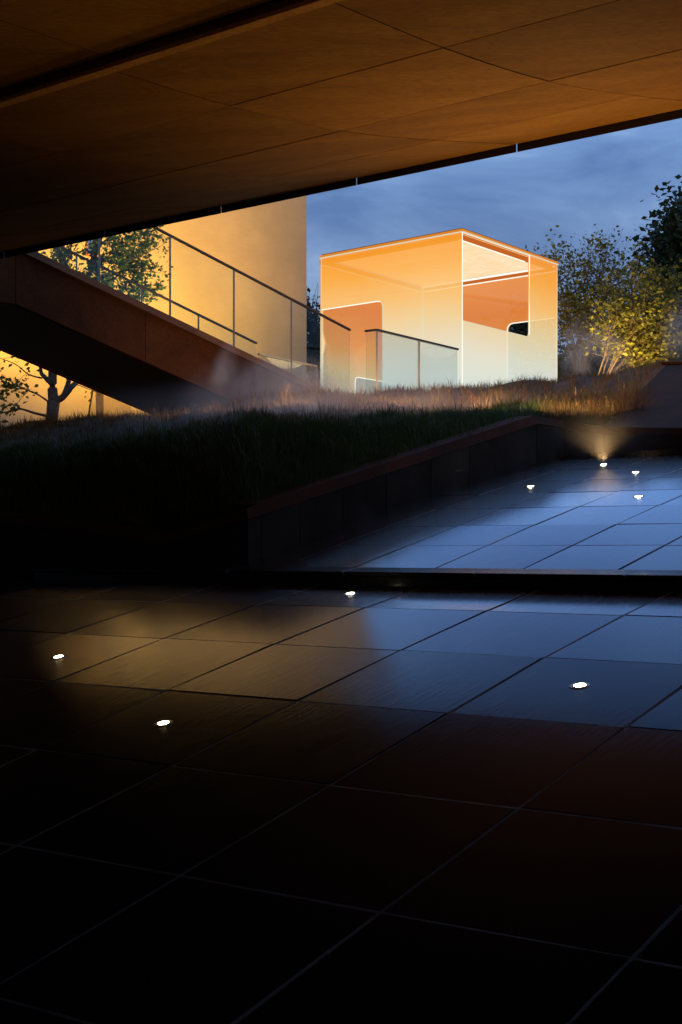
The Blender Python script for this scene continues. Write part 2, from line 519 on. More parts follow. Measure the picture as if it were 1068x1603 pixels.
# ------------------------------------------------------------------ retaining wall beside the pool (granite under a rust coping)
WB = -8.2 * TW
def on_wall(px):
    k = (px - CX) / F
    Y = WB / (k * EB.x + EB.y)
    return Vector((k * Y, Y, 0))
def upz(s): return float(np.interp(s, US, UZ))
WS = 9.55 * TW                                               # where the wall turns along the step
wall_pts = []                                                # (plan point, z base, z top)
for px in (840, 735, 675, 605, 536, 470, 410):
    p = on_wall(px)
    top = pix(px, 650 + (840 - px) * 0.3217, p.y)
    wall_pts.append((p, upz(p.dot(EA)) - 0.05, top.z))
corner = EB * WB + EA * WS
kx = corner.x / corner.y * F + CX
wall_pts.append((corner, upz(WS) - 0.05, (HZ - (650 + (840 - kx) * 0.3217)) / F * corner.y))
for px, py in ((262, 835), (149, 820), (55, 810), (-120, 788), (-300, 765)):
    t_, X, Y = on_plan(px, (corner.x, corner.y), (-EB.x, -EB.y))
    wall_pts.append((Vector((X, Y, 0)), UZ[0] - 0.2, (HZ - py) / F * Y))
wall = empty('retaining_wall', wall_pts[0][0] + Vector((0, 0, wall_pts[0][1])), 'low granite clad wall with a rusty steel coping beside the left edge of the pool', 'wall')
def mitre(pts):
    """per-corner outward offsets (towards the pool) so that neighbouring pieces meet"""
    ns_ = []
    for (p, *_), (q, *_) in zip(pts[:-1], pts[1:]):
        d = (q - p).normalized(); n = Vector((-d.y, d.x, 0))
        if n.dot(Vector((2.0, 4.0, 0)) - Vector((p.x, p.y, 0))) < 0: n = -n
        ns_.append(n)
    out = [ns_[0]]
    for a, b in zip(ns_[:-1], ns_[1:]):
        m_ = (a + b).normalized(); out.append(m_ / max(0.35, m_.dot(a)))
    return out + [ns_[-1]]
def wall_piece(a, b, parent, back=0.25, cope=0.085, na=None, nb=None):
    (p, zb, zt), (q, zb2, zt2) = a, b
    d = (q - p).normalized()
    g = d * 0.004
    def P(v, off, z):
        n = na if (v - p).length < (v - q).length else nb
        return Vector((v.x, v.y, 0)) + n * off + Vector((0, 0, z))
    MB().hexa([P(p + g, 0, zb), P(q - g, 0, zb2), P(q - g, -back, zb2), P(p + g, -back, zb)],
              [P(p + g, 0, zt - cope), P(q - g, 0, zt2 - cope), P(q - g, -back, zt2 - cope), P(p + g, -back, zt - cope)]).build('cladding_panel', M['cladding'], parent)
    MB().hexa([P(p, 0.012, zt - cope + 0.004), P(q, 0.012, zt2 - cope + 0.004), P(q, -back, zt2 - cope + 0.004), P(p, -back, zt - cope + 0.004)],
              [P(p, -0.035, zt), P(q, -0.035, zt2), P(q, -back, zt2), P(p, -back, zt)]).build('coping', M['corten'], parent)
nn_ = mitre(wall_pts)
for i, (a, b) in enumerate(zip(wall_pts[:-1], wall_pts[1:])): wall_piece(a, b, wall, na=nn_[i], nb=nn_[i + 1])

# right-hand wing of the wall behind the kerb, falling to the right, and the folded rust sheet above it
apex_p, apex_b, apex_t = wall_pts[0]
s_w = KS + 0.16
def on_row(px, s):
    k = (px - CX) / F
    Y = s / (k * EA.x + EA.y)
    return Vector((k * Y, Y, 0))
wing = empty('wing_wall', on_row(900, s_w) + Vector((0, 0, UZ[-1])), 'short granite wall behind the kerb at the top end of the pool', 'wall')
wp = [(apex_p + EA * 0.0, UZ[-1] - 0.1, apex_t)]
for px, py in ((884, 657.5), (945, 668), (1010, 672), (1100, 676), (1260, 676)):
    p = on_row(px, s_w)
    wp.append((p, UZ[-1] - 0.1, (HZ - py) / F * p.y))
nn_ = mitre(wp)
for i, (a, b) in enumerate(zip(wp[:-1], wp[1:])): wall_piece(a, b, wing, 0.2, na=nn_[i], nb=nn_[i + 1])

fold_p1 = pix(945, 668, on_row(945, s_w).y + 0.02)
fold_p2 = pix(1045, 570, 17.2)
fold_p3 = pix(1400, 560, 15.2)
fold_p4 = pix(1400, 676, on_row(1260, s_w).y - 1.0)
fold = empty('folded_rust_wall', fold_p1, 'tall folded sheet of rusty weathering steel rising at the right edge above the pool', 'wall')
def sheet(pts, th, name, mat, parent):
    pts = [Vector(p) for p in pts]
    n = (pts[1] - pts[0]).cross(pts[2] - pts[0]).normalized()
    if n.y > 0: n = -n
    k = len(pts)
    back = [p - n * th for p in pts]
    MB().add(pts + back, [tuple(range(k)), tuple(reversed(range(k, 2 * k)))] + [(i, (i + 1) % k, k + (i + 1) % k, k + i) for i in range(k)]).build(name, mat, parent)
mid_b = lerp(fold_p1, fold_p4, 0.33); mid_t = lerp(fold_p2, fold_p3, 0.12)
sheet([fold_p1, fold_p2, mid_t, mid_b], 0.06, 'rust_sheet', M['corten'], fold)
sheet([lerp(mid_b, mid_t, 0.0) + Vector((0.006, 0, 0)), mid_t + Vector((0.006, 0, 0)), fold_p3, fold_p4], 0.06, 'rust_sheet', M['corten'], fold)
cp = MB().bar(fold_p2 + Vector((0, 0.08, 0.01)), fold_p3 + Vector((0, 0.08, 0.01)), 0.2, 0.03).build('cap', M['corten'], fold)

# ------------------------------------------------------------------ terrain behind the walls
def wall_top_at(px):
    """front edge of the earth for picture column px"""
    if px <= kx:
        t_, X, Y = on_plan(px, (corner.x, corner.y), (-EB.x, -EB.y))
        y = interp(px, [(-1600, 640), (-300, 765), (55, 810), (149, 820), (262, 835), (kx, 650 + (840 - kx) * 0.3217)])
        return Vector((X, Y, (HZ - y) / F * Y))
    if px <= 840:
        p = on_wall(px)
        return pix(px, 650 + (840 - px) * 0.3217, p.y)
    p = on_row(px, s_w)
    y = interp(px, [(840, 650), (945, 668), (1010, 672), (2600, 676)])
    return pix(px, y, p.y)
C1Y = [(-1600, 690), (-300, 730), (0, 722), (116, 718), (202, 696), (303, 686), (404, 677), (536, 674), (663, 668), (777, 655), (830, 652), (900, 640), (1000, 628), (1100, 600), (2600, 600)]
C2Y = [(-1600, 690), (-300, 690), (0, 678), (85, 668), (235, 658), (365, 640), (430, 630), (510, 622), (560, 628), (650, 622), (724, 616), (800, 611), (873, 605), (960, 596), (1040, 578), (1200, 572), (2600, 570)]
C2D = [(-1600, 24), (0, 25.0), (85, 25.5), (235, 25.2), (365, 25.0), (510, 25.5), (560, 25.4), (724, 26.6), (873, 28.0), (960, 27), (1040, 24), (1200, 22), (2600, 20)]
cols = [-1600, -1100, -700, -400, -250, -150] + list(range(-80, 1180, 12)) + [1250, 1400, 1700, 2100, 2600]
rowsn = 26
grid = []
tv, tf = [], []
for px in cols:
    f0 = wall_top_at(px)
    f = f0 + Vector((f0.x, f0.y, 0)).normalized() * 0.2 - Vector((0, 0, 0.06))
    y1 = f.y + 2.3
    c1 = pix(px, interp(px, C1Y), y1)
    v = Vector((0, 0, 0)); y2 = y1 + 2.0
    D2 = interp(px, C2D)
    c2 = pix(px, interp(px, C2Y), D2)
    k = (px - CX) / F
    y2 = min(y2, (y1 + D2) / 2)
    vv = Vector((k * y2, y2, lerp(c1.z, c2.z, 0.25) - 0.18))
    back = Vector((k * 38, 38, c2.z - 0.15))
    far = Vector((k * 160, 160, 3.2))
    front = f - Vector((0, 0, 1.4))
    ctrl = [front, f, c1, vv, c2, back, far]
    # smooth curve through the control points
    ys = [p.y for p in ctrl[1:]]; zs = [p.z for p in ctrl[1:]]
    pts = []
    for seg, nn in ((0, 10), (1, 5), (2, 9), (3, 4), (4, 3)):
        for i in range(nn):
            tt = i / nn
            s_ = tt * tt * (3 - 2 * tt) if seg in (1, 2, 3) else (math.sin(tt * math.pi / 2) if seg == 0 else tt)
            yy = lerp(ys[seg], ys[seg + 1], tt)
            zz = lerp(zs[seg], zs[seg + 1], s_)
            wob = 0.05 * (math.sin(px * 0.021 + yy * 1.3) + math.sin(px * 0.047 - yy * 2.1)) * (1 if seg in (1, 2) else 0.4)
            if seg == 0: wob *= tt
            pts.append((k * yy, yy, zz + wob))
    pts.append((k * ys[-1], ys[-1], zs[-1]))
    pts = [tuple(front)] + pts
    grid.append(pts)
nr = len(grid[0])
for c in grid: tv += c
for i in range(len(cols) - 1):
    for j in range(nr - 1):
        tf.append((i * nr + j, (i + 1) * nr + j, (i + 1) * nr + j + 1, i * nr + j + 1))
me = bpy.data.meshes.new('terrain'); me.from_pydata(tv, [], tf)
for p in me.polygons: p.use_smooth = True
terrain = tag(new_obj('terrain', me, M['soil']), kind='structure')
TV = np.array(tv).reshape(len(cols), nr, 3)

g = MB().add([(-400, -200, -2.9), (400, -200, -2.9), (400, 600, -2.9), (-400, 600, -2.9)], [(0, 1, 2, 3)]).build('ground', M['ground'])
tag(g, kind='structure')

def ground_z(px, Y):
    """height of the terrain at picture column px and depth Y"""
    cz = []
    i = int(np.searchsorted(cols, px)) ; i = max(1, min(len(cols) - 1, i))
    t = (px - cols[i - 1]) / (cols[i] - cols[i - 1])
    za = np.interp(Y, TV[i - 1, :, 1], TV[i - 1, :, 2]); zb = np.interp(Y, TV[i, :, 1], TV[i, :, 2])
    return float(lerp(za, zb, t))

# ------------------------------------------------------------------ the footbridge overhead
UB = 1.955                                                   # width of a soffit panel
TB = math.radians(40)
BB = Vector((math.cos(TB), -math.sin(TB), 0)); BA = Vector((math.sin(TB), math.cos(TB), 0))
SA = -4.89 * UB
SS = [3.39, 3.98, 4.64, 5.30, 5.95]; SZ = [1.67, 1.682, 1.732, 1.835, 1.955]
def spline(x):
    # smooth (Catmull-Rom) profile of the soffit
    i = max(0, min(len(SS) - 2, int(np.searchsorted(SS, x)) - 1))
    def tan(j):
        a, b = max(0, j - 1), min(len(SS) - 1, j + 1)
        return (SZ[b] - SZ[a]) / (SS[b] - SS[a])
    h = SS[i + 1] - SS[i]; t = (x - SS[i]) / h
    return ((2 * t**3 - 3 * t**2 + 1) * SZ[i] + (t**3 - 2 * t**2 + t) * h * tan(i) + (-2 * t**3 + 3 * t**2) * SZ[i + 1] + (t**3 - t**2) * h * tan(i + 1))
def bp(b, s, z): return BB * b + BA * s + Vector((0, 0, z))
bridge = empty('footbridge', bp(SA, SS[2] * UB, SZ[2] * UB), 'wide rusty steel footbridge whose panelled underside fills the top of the picture', 'bridge')
edge_s = SS[-1] * UB; edge_z = SZ[-1] * UB
U0, U1 = -9, 9
gp = 0.006
pm = {}
for r in range(len(SS) - 1):
    for u in range(U0, U1):
        b0, b1 = SA + u * UB + gp, SA + (u + 1) * UB - gp
        mb = MB()
        ts = [lerp(SS[r] * UB + gp, SS[r + 1] * UB - gp, i / 5) for i in range(6)]
        if r not in pm:
            vs = []
            for s in ts:
                z = spline(s / UB) * UB
                vs += [bp(b0 - (SA + u * UB), s, z), bp(b1 - (SA + u * UB), s, z)]
            lo_n = len(vs)
            for s in (ts[0], ts[-1]):
                z = spline(s / UB) * UB + 0.05
                vs += [bp(b0 - (SA + u * UB), s, z), bp(b1 - (SA + u * UB), s, z)]
            fs = [(2 * i, 2 * i + 1, 2 * i + 3, 2 * i + 2) for i in range(5)]
            fs += [(0, lo_n, lo_n + 1, 1), (2 * 5, 2 * 5 + 1, lo_n + 3, lo_n + 2)]
            fs += [tuple([2 * i for i in range(6)] + [lo_n + 2, lo_n]), tuple([2 * i + 1 for i in reversed(range(6))] + [lo_n + 1, lo_n + 3])]
            mb.add(vs, fs)
            pm[r] = mb.mesh('soffit_panel'); pm[r].materials.append(M['soffit'])
        o = bpy.data.objects.new('soffit_panel', pm[r]); COL.objects.link(o)
        o.location = BB * (SA + u * UB) + BA * 0 + Vector((0, 0, random.uniform(-0.002, 0.002)))
        o.parent = bridge; o.matrix_parent_inverse = bridge.matrix_world.inverted()
# raised bays nearer than the cross beam
rz = SZ[0] * UB + 0.085
ns = [SS[0] * UB - 0.05 - 2.3 * i for i in range(6)]
flat = {}
for r in range(5):
    for u in range(U0, U1):
        if r not in flat:
            mb = MB().hexa([bp(gp, ns[r] - gp, rz), bp(UB - gp, ns[r] - gp, rz), bp(UB - gp, ns[r + 1] + gp, rz), bp(gp, ns[r + 1] + gp, rz)],
                           [bp(gp, ns[r] - gp, rz + 0.05), bp(UB - gp, ns[r] - gp, rz + 0.05), bp(UB - gp, ns[r + 1] + gp, rz + 0.05), bp(gp, ns[r + 1] + gp, rz + 0.05)])
            flat[r] = mb.mesh('soffit_panel'); flat[r].materials.append(M['soffit'])
        o = bpy.data.objects.new('soffit_panel', flat[r]); COL.objects.link(o)
        o.location = BB * (SA + u * UB)
        o.parent = bridge; o.matrix_parent_inverse = bridge.matrix_world.inverted()
# cross beam: dark web with a thin flange
w0, w1 = SA + U0 * UB, SA + U1 * UB
z0 = SZ[0] * UB
MB().hexa([bp(w0, SS[0] * UB - 0.045, z0 + 0.012), bp(w1, SS[0] * UB - 0.045, z0 + 0.012), bp(w1, SS[0] * UB + 0.002, z0 + 0.012), bp(w0, SS[0] * UB + 0.002, z0 + 0.012)],
          [bp(w0, SS[0] * UB - 0.045, z0 + 0.3), bp(w1, SS[0] * UB - 0.045, z0 + 0.3), bp(w1, SS[0] * UB + 0.002, z0 + 0.3), bp(w0, SS[0] * UB + 0.002, z0 + 0.3)]).build('beam_web', M['soffit'], bridge)
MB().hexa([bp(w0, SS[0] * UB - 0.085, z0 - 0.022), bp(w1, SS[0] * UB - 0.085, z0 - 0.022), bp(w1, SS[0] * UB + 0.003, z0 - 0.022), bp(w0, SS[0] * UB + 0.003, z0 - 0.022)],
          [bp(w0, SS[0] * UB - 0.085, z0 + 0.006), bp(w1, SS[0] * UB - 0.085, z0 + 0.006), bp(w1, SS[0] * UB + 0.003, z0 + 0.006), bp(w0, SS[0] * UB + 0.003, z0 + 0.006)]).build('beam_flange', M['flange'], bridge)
# body of the deck above the soffit
dk = MB()
vs = []
for s, z in [(ns[-1], rz + 0.06), (SS[0] * UB - 0.05, rz + 0.06), (SS[1] * UB, SZ[1] * UB + 0.09), (SS[2] * UB, SZ[2] * UB + 0.08), (SS[3] * UB, SZ[3] * UB + 0.07), (edge_s - 0.01, edge_z + 0.06), (edge_s - 0.01, edge_z + 0.75), (ns[-1], edge_z + 0.75)]:
    vs += [bp(w0, s, z), bp(w1, s, z)]
k = len(vs) // 2
dk.add(vs, [(2 * i, 2 * i + 1, 2 * ((i + 1) % k) + 1, 2 * ((i + 1) % k)) for i in range(k)] + [tuple(2 * i for i in range(k)), tuple(2 * i + 1 for i in reversed(range(k)))])
dk.build('deck', M['dark_steel'], bridge)
# fascia plates with open joints (the sky shows through them below the soffit)
for u in range(U0, U1):
    b0, b1 = SA + u * UB + 0.010, SA + (u + 1) * UB - 0.010
    MB().hexa([bp(b0, edge_s + 0.004, edge_z - 0.07), bp(b1, edge_s + 0.004, edge_z - 0.07), bp(b1, edge_s + 0.022, edge_z - 0.07), bp(b0, edge_s + 0.022, edge_z - 0.07)],
              [bp(b0, edge_s + 0.004, edge_z + 0.9), bp(b1, edge_s + 0.004, edge_z + 0.9), bp(b1, edge_s + 0.022, edge_z + 0.9), bp(b0, edge_s + 0.022, edge_z + 0.9)]).build('fascia_plate', M['dark_steel'], bridge)

# unseen wall added behind the viewer to block sky light under the bridge
ab = MB()
nb = ns[-1] + 0.4
ab.hexa([bp(w0, nb - 0.4, -3), bp(w1, nb - 0.4, -3), bp(w1, nb, -3), bp(w0, nb, -3)], [bp(w0, nb - 0.4, rz), bp(w1, nb - 0.4, rz), bp(w1, nb, rz), bp(w0, nb, rz)])
tag(ab.build('shade_wall', M['dark_steel']), kind='structure')

# ------------------------------------------------------------------ the staircase
P_a = pix(49, 392, 22.0); P_b = pix(516, 616, 25.5)
SP0 = (P_a.x, P_a.y); dd = Vector((P_b.x - P_a.x, P_b.y - P_a.y)); run = dd.length; dd = dd / run
sd_ = (dd.x, dd.y)
SN = Vector((-dd.y, dd.x, 0))                                 # towards the far side
SDV = Vector((dd.x, dd.y, 0))
SW = 2.75
def near(px, py):
    t, X, Y = on_plan(px, SP0, sd_)
    return t, pix(px, py, Y)
def slope_line(a, b):
    """z as a linear function of t from two picture points on the near side"""
    ta, pa = near(*a); tb, pb = near(*b)
    m = (pb.z - pa.z) / (tb - ta)
    return lambda t: pa.z + m * (t - ta)
zt = slope_line((49, 392), (516, 616))
zb = slope_line((24, 475), (365, 628))
zr = slope_line((268, 370), (550, 518))
def st(t, off, z): return Vector((SP0[0], SP0[1], 0)) + SDV * t + SN * off + Vector((0, 0, z))
stair = empty('staircase', st(run * 0.9, SW / 2, zb(run * 0.9)), 'outdoor stair in rusty steel with glass sides descending from the bridge to the grass mound', 'staircase')
t0 = near(25, 400)[0]; t1 = near(228, 500)[0]; t2 = run + 0.5; t3 = run + 0.5
cap_h = 0.12
def stringer(ta, tb, off, th):
    g = 0.004
    ta += g; tb -= g
    MB().hexa([st(ta, off, zb(ta)), st(tb, off, zb(tb)), st(tb, off + th, zb(tb)), st(ta, off + th, zb(ta))],
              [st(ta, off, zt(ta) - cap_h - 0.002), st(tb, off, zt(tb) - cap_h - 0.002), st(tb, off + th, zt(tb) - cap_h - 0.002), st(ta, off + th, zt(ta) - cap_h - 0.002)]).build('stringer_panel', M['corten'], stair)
for a, b in ((t0, t1), (t1, (t1 + t2) / 2 + 0.6), ((t1 + t2) / 2 + 0.6, t2)): stringer(a, b, 0.0, 0.10)
for a, b in ((t0, t1), (t1, (t1 + t2) / 2 + 0.6), ((t1 + t2) / 2 + 0.6, t2)): stringer(a, b, SW - 0.10, 0.10)
for off in (-0.09, SW - 0.15):
    MB().hexa([st(t0, off, zt(t0) - cap_h), st(t2, off, zt(t2) - cap_h), st(t2, off + 0.24, zt(t2) - cap_h), st(t0, off + 0.24, zt(t0) - cap_h)],
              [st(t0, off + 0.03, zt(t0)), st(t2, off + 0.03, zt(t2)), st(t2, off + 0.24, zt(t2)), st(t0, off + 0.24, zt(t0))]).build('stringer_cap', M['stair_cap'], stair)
# level landing at the upper left
L0 = t0 - 9.0
MB().hexa([st(L0, 0, zb(t0)), st(t0 - 0.008, 0, zb(t0)), st(t0 - 0.008, 0.1, zb(t0)), st(L0, 0.1, zb(t0))],
          [st(L0, 0, zt(t0) - cap_h - 0.002), st(t0 - 0.008, 0, zt(t0) - cap_h - 0.002), st(t0 - 0.008, 0.1, zt(t0) - cap_h - 0.002), st(L0, 0.1, zt(t0) - cap_h - 0.002)]).build('stringer_panel', M['corten'], stair)
MB().hexa([st(L0, -0.06, zt(t0) - cap_h), st(t0, -0.09, zt(t0) - cap_h), st(t0, 0.15, zt(t0) - cap_h), st(L0, 0.15, zt(t0) - cap_h)],
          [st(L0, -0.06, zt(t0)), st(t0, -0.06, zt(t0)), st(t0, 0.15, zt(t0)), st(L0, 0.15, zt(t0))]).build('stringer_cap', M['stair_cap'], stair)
so = MB()
so.hexa([st(t0, 0.102, zb(t0) + 0.02), st(t2, 0.102, zb(t2) + 0.02), st(t2, SW - 0.102, zb(t2) + 0.02), st(t0, SW - 0.102, zb(t0) + 0.02)],
        [st(t0, 0.102, zb(t0) + 0.08), st(t2, 0.102, zb(t2) + 0.08), st(t2, SW - 0.102, zb(t2) + 0.08), st(t0, SW - 0.102, zb(t0) + 0.08)])
so.hexa([st(L0, 0.102, zb(t0) + 0.02), st(t0 - 0.002, 0.102, zb(t0) + 0.02), st(t0 - 0.002, SW, zb(t0) + 0.02), st(L0, SW, zb(t0) + 0.02)],
        [st(L0, 0.102, zt(t0) - 0.2), st(t0 - 0.002, 0.102, zt(t0) - 0.2), st(t0 - 0.002, SW, zt(t0) - 0.2), st(L0, SW, zt(t0) - 0.2)])
so.build('underside', M['dark_steel'], stair)
nst = 14
tr_ = MB()
for i in range(nst):
    a = lerp(t0, t2 - 0.4, i / nst); b = lerp(t0, t2 - 0.4, (i + 1) / nst)
    z_ = zt(b) - 0.28
    tr_.hexa([st(a, 0.104, z_ - 0.12), st(b, 0.104, z_ - 0.12), st(b, SW - 0.104, z_ - 0.12), st(a, SW - 0.104, z_ - 0.12)],
             [st(a, 0.104, z_), st(b, 0.104, z_), st(b, SW - 0.104, z_), st(a, SW - 0.104, z_)])
tr_.build('steps', M['corten'], stair)

def balustrade(off, ts, parent, with_posts=True):
    """glass panes between posts, handrail on top"""
    h = 0.02
    for a, b in zip(ts[:-1], ts[1:]):
        a_, b_ = a + 0.02, b - 0.02
        MB().hexa([st(a_, off - 0.008, zt(a_) + 0.004), st(b_, off - 0.008, zt(b_) + 0.004), st(b_, off + 0.008, zt(b_) + 0.004), st(a_, off + 0.008, zt(a_) + 0.004)],
                  [st(a_, off - 0.008, zr(a_) - 0.005), st(b_, off - 0.008, zr(b_) - 0.005), st(b_, off + 0.008, zr(b_) - 0.005), st(a_, off + 0.008, zr(a_) - 0.005)]).build('glass_pane', M['glass'], parent)
    if with_posts:
        for t in ts[:-1]:
            MB().bar(st(t, off, zt(t) - 0.01), st(t, off, zr(t)), 0.028, 0.028).build('post', M['post'], parent)
    a, b = ts[0], ts[-1]
    MB().bar(st(a, off, zr(a) + 0.018), st(b, off, zr(b) + 0.018), 0.042, 0.034).build('handrail', M['handrail'], parent)
tn = [near(px, 400)[0] for px in (60, 157, 268, 368, 458, 550)]
balustrade(0.03, tn, stair)
# far side: same rail, its lower end found from the picture
def far_t(px):
    P0 = (SP0[0] + SN.x * (SW - 0.05), SP0[1] + SN.y * (SW - 0.05))
    return on_plan(px, P0, sd_)[0]
tfs = [far_t(px) for px in (-40, 120, 222, 311, 402)]
balustrade(SW - 0.05, tfs, stair)

# level glass screen along the far side of the landing before the pavilion
def screen(name, a, b, h, label, ends=()):
    e0 = empty(name, Vector((a.x, a.y, a.z - h)), label, 'balustrade')
    d = (b - a); d.z = 0; n = Vector((-d.y, d.x, 0)).normalized() * 0.008
    return e0, n
sa = pix(405, 556, 28.3); sb = pix(496, 575, 28.3 * (HZ - 556) / (HZ - 575))
scr, n_ = screen('glass_screen', sa, sb, 1.2, 'level glass screen with a pale top edge left of the glass pavilion', ())
dn = Vector((0, 0, 1.3))
for i in range(2):
    p, q = lerp(sa, sb, i / 2 + 0.004), lerp(sa, sb, (i + 1) / 2 - 0.004)
    MB().hexa([p - dn - n_, q - dn - n_, q - dn + n_, p - dn + n_], [p - n_, q - n_, q + n_, p + n_]).build('glass_pane', M['glass_soft'], scr)
MB().bar(sa + Vector((0, 0, 0.02)), sb + Vector((0, 0, 0.02)), 0.04, 0.03).build('handrail', M['post'], scr)
MB().bar(sb - dn, sb, 0.03, 0.03).build('post', M['post'], scr)

# short balustrade before the pavilion door
ba = pix(572, 520, 24.65); bb_ = pix(590, 518, 24.5); bc = pix(717, 548, 26.75)
bc.z = bb_.z - 0.02
e1, _ = screen('glass_balustrade', bb_, bc, 1.3, 'short glass balustrade with a dark handrail standing before the pavilion', ())
mid = lerp(bb_, bc, 0.50)
for p, q in ((ba, bb_), (bb_, mid), (mid, bc)):
    d = (q - p).normalized(); n2_ = Vector((-d.y, d.x, 0)).normalized() * 0.008
    a_, b_ = p + d * 0.02, q - d * 0.02
    MB().hexa([a_ - dn - n2_, b_ - dn - n2_, b_ - dn + n2_, a_ - dn + n2_], [a_ - n2_, b_ - n2_, b_ + n2_, a_ + n2_]).build('glass_pane', M['glass'], e1)
    MB().bar(p + Vector((0, 0, 0.018)), q + Vector((0, 0, 0.018)), 0.042, 0.034).build('handrail', M['handrail'], e1)
for p in (bb_, mid): MB().bar(p - dn, p, 0.03, 0.03).build('post', M['post'], e1)

# ------------------------------------------------------------------ the lit glass pavilion
DN = 28.0
Nn = pix(724, 360, DN); ZT = Nn.z
Ll = pix(502, 402, DN * 500 / 458); Rr = pix(873, 412, DN * 500 / 448)
Nn.z = Ll.z = Rr.z = 0
Bk = Ll + Rr - Nn
ZG = 2.75
Z0p, Z1p = 3.15, ZT
def hexcol(r, g, b):
    f_ = lambda c: (c / 255 / 12.92) if c / 255 <= 0.04045 else ((c / 255 + 0.055) / 1.055) ** 2.4
    return (f_(r), f_(g), f_(b))
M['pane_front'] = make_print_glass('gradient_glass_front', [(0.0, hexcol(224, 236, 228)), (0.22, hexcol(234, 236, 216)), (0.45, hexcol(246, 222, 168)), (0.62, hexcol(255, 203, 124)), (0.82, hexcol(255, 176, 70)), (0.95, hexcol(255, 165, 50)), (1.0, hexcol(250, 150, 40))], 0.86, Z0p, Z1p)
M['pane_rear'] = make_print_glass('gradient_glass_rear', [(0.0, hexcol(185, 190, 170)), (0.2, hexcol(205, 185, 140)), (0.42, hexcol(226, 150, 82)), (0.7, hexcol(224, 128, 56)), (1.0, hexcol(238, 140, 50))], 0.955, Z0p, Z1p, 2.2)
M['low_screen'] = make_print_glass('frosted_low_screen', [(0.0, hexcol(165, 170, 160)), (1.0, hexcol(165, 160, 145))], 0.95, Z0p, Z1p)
pav = empty('glass_pavilion', Vector((Nn.x, Nn.y, ZG)), 'glowing glass cube shading from orange to pale green on the grass mound', 'pavilion')

def face_pt(A, B_, u, z, off=0.0):
    d = (B_ - A).normalized(); n = Vector((d.y, -d.x, 0))
    return A + (B_ - A) * u + n * off + Vector((0, 0, z))
def face_u(A, B_, px):
    d = B_ - A
    t, X, Y = on_plan(px, (A.x, A.y), (d.x, d.y))
    return t, Y
def face_z(A, B_, px, py):
    t, Y = face_u(A, B_, px)
    return t, (HZ - py) / F * Y
def rounded(p0, p1, p2, r, n=6):
    """arc rounding the corner p1 in (metres, z) coordinates"""
    p0, p1, p2 = (Vector((*p, 0)) for p in (p0, p1, p2))
    a = p1 + (p0 - p1).normalized() * r; b = p1 + (p2 - p1).normalized() * r
    return [tuple(((1 - t) ** 2 * a + 2 * t * (1 - t) * p1 + t * t * b).xy) for t in [i / n for i in range(n + 1)]]
def plate(A, B_, poly, name, mat, th=0.03, off=0.0):
    """poly: (metres along the face, z)"""
    L = (B_ - A).length
    k = len(poly)
    fr = [face_pt(A, B_, u / L, z, off) for u, z in poly]; bk = [face_pt(A, B_, u / L, z, off - th) for u, z in poly]
    me = bpy.data.meshes.new(name)
    bm = bmesh.new()
    v1 = [bm.verts.new(p) for p in fr]; v2 = [bm.verts.new(p) for p in bk]
    from mathutils.geometry import tessellate_polygon
    tris = tessellate_polygon([[Vector((u, z, 0)) for u, z in poly]])
    for a_, b_, c_ in tris:
        bm.faces.new((v1[a_], v1[b_], v1[c_]))
    for i in range(k):
        bm.faces.new((v1[i], v1[(i + 1) % k], v2[(i + 1) % k], v2[i]))
    bmesh.ops.recalc_face_normals(bm, faces=bm.faces)
    bm.to_mesh(me); bm.free()
    return new_obj(name, me, mat, pav)
def trim(A, B_, pts, r, mat, name='edge_strip', off=0.0):
    L = (B_ - A).length
    return MB().tube([face_pt(A, B_, u / L, z, off) for u, z in pts], r, 6).build(name, mat, pav)

LN = (Nn - Ll).length; NR_ = (Rr - Nn).length
# front face, left of the near corner, with a doorway at its left end
uo, zo = face_z(Ll, Nn, 599, 472)
zo = face_z(Ll, Nn, 560, 476.5)[1]
du = uo * LN
jam = 0.05
arc = rounded((du - 0.6, zo), (du, zo), (du, ZG), 0.14)
polyA = [(0.0, ZT - 0.03), (0.0, ZG), (jam, ZG), (jam, zo)] + arc + [(du, ZG), (LN - 0.02, ZG), (LN - 0.02, ZT - 0.03)]
plate(Ll, Nn, polyA, 'front_pane', M['pane_front'])
trim(Ll, Nn, [(jam, zo)] + arc[:3], 0.012, M['edge_light'])
trim(Ll, Nn, arc[3:] + [(du, ZG)], 0.010, M['edge_soft'])
trim(Ll, Nn, [(0.02, ZT - 0.04), (0.02, ZG)], 0.009, M['edge_soft'])
# right face with a large opening under the roof
u1, zlow = face_z(Nn, Rr, 829, 529); d1 = u1 * NR_
zl0 = face_z(Nn, Rr, 726, 501.5)[1]
zsill = (zl0 + zlow) / 2
zh = ZT - 0.03
arc2 = rounded((0.5, zsill), (d1, zsill), (d1, zh), 0.13)
polyB = [(0.02, ZG), (NR_ - 0.02, ZG), (NR_ - 0.02, zh), (d1, zh)] + list(reversed(arc2)) + [(0.02, zsill)]
plate(Nn, Rr, polyB, 'side_pane', M['pane_front'])
trim(Nn, Rr, [(0.02, zsill)] + arc2[:4], 0.010, M['edge_soft'])
trim(Nn, Rr, arc2[4:] + [(d1, zh)], 0.013, M['edge_light'])
trim(Nn, Rr, [(0.0, zh), (0.0, ZG)], 0.009, M['edge_light'])
trim(Nn, Rr, [(NR_ - 0.02, zh), (NR_ - 0.02, ZG)], 0.008, M['edge_soft'])
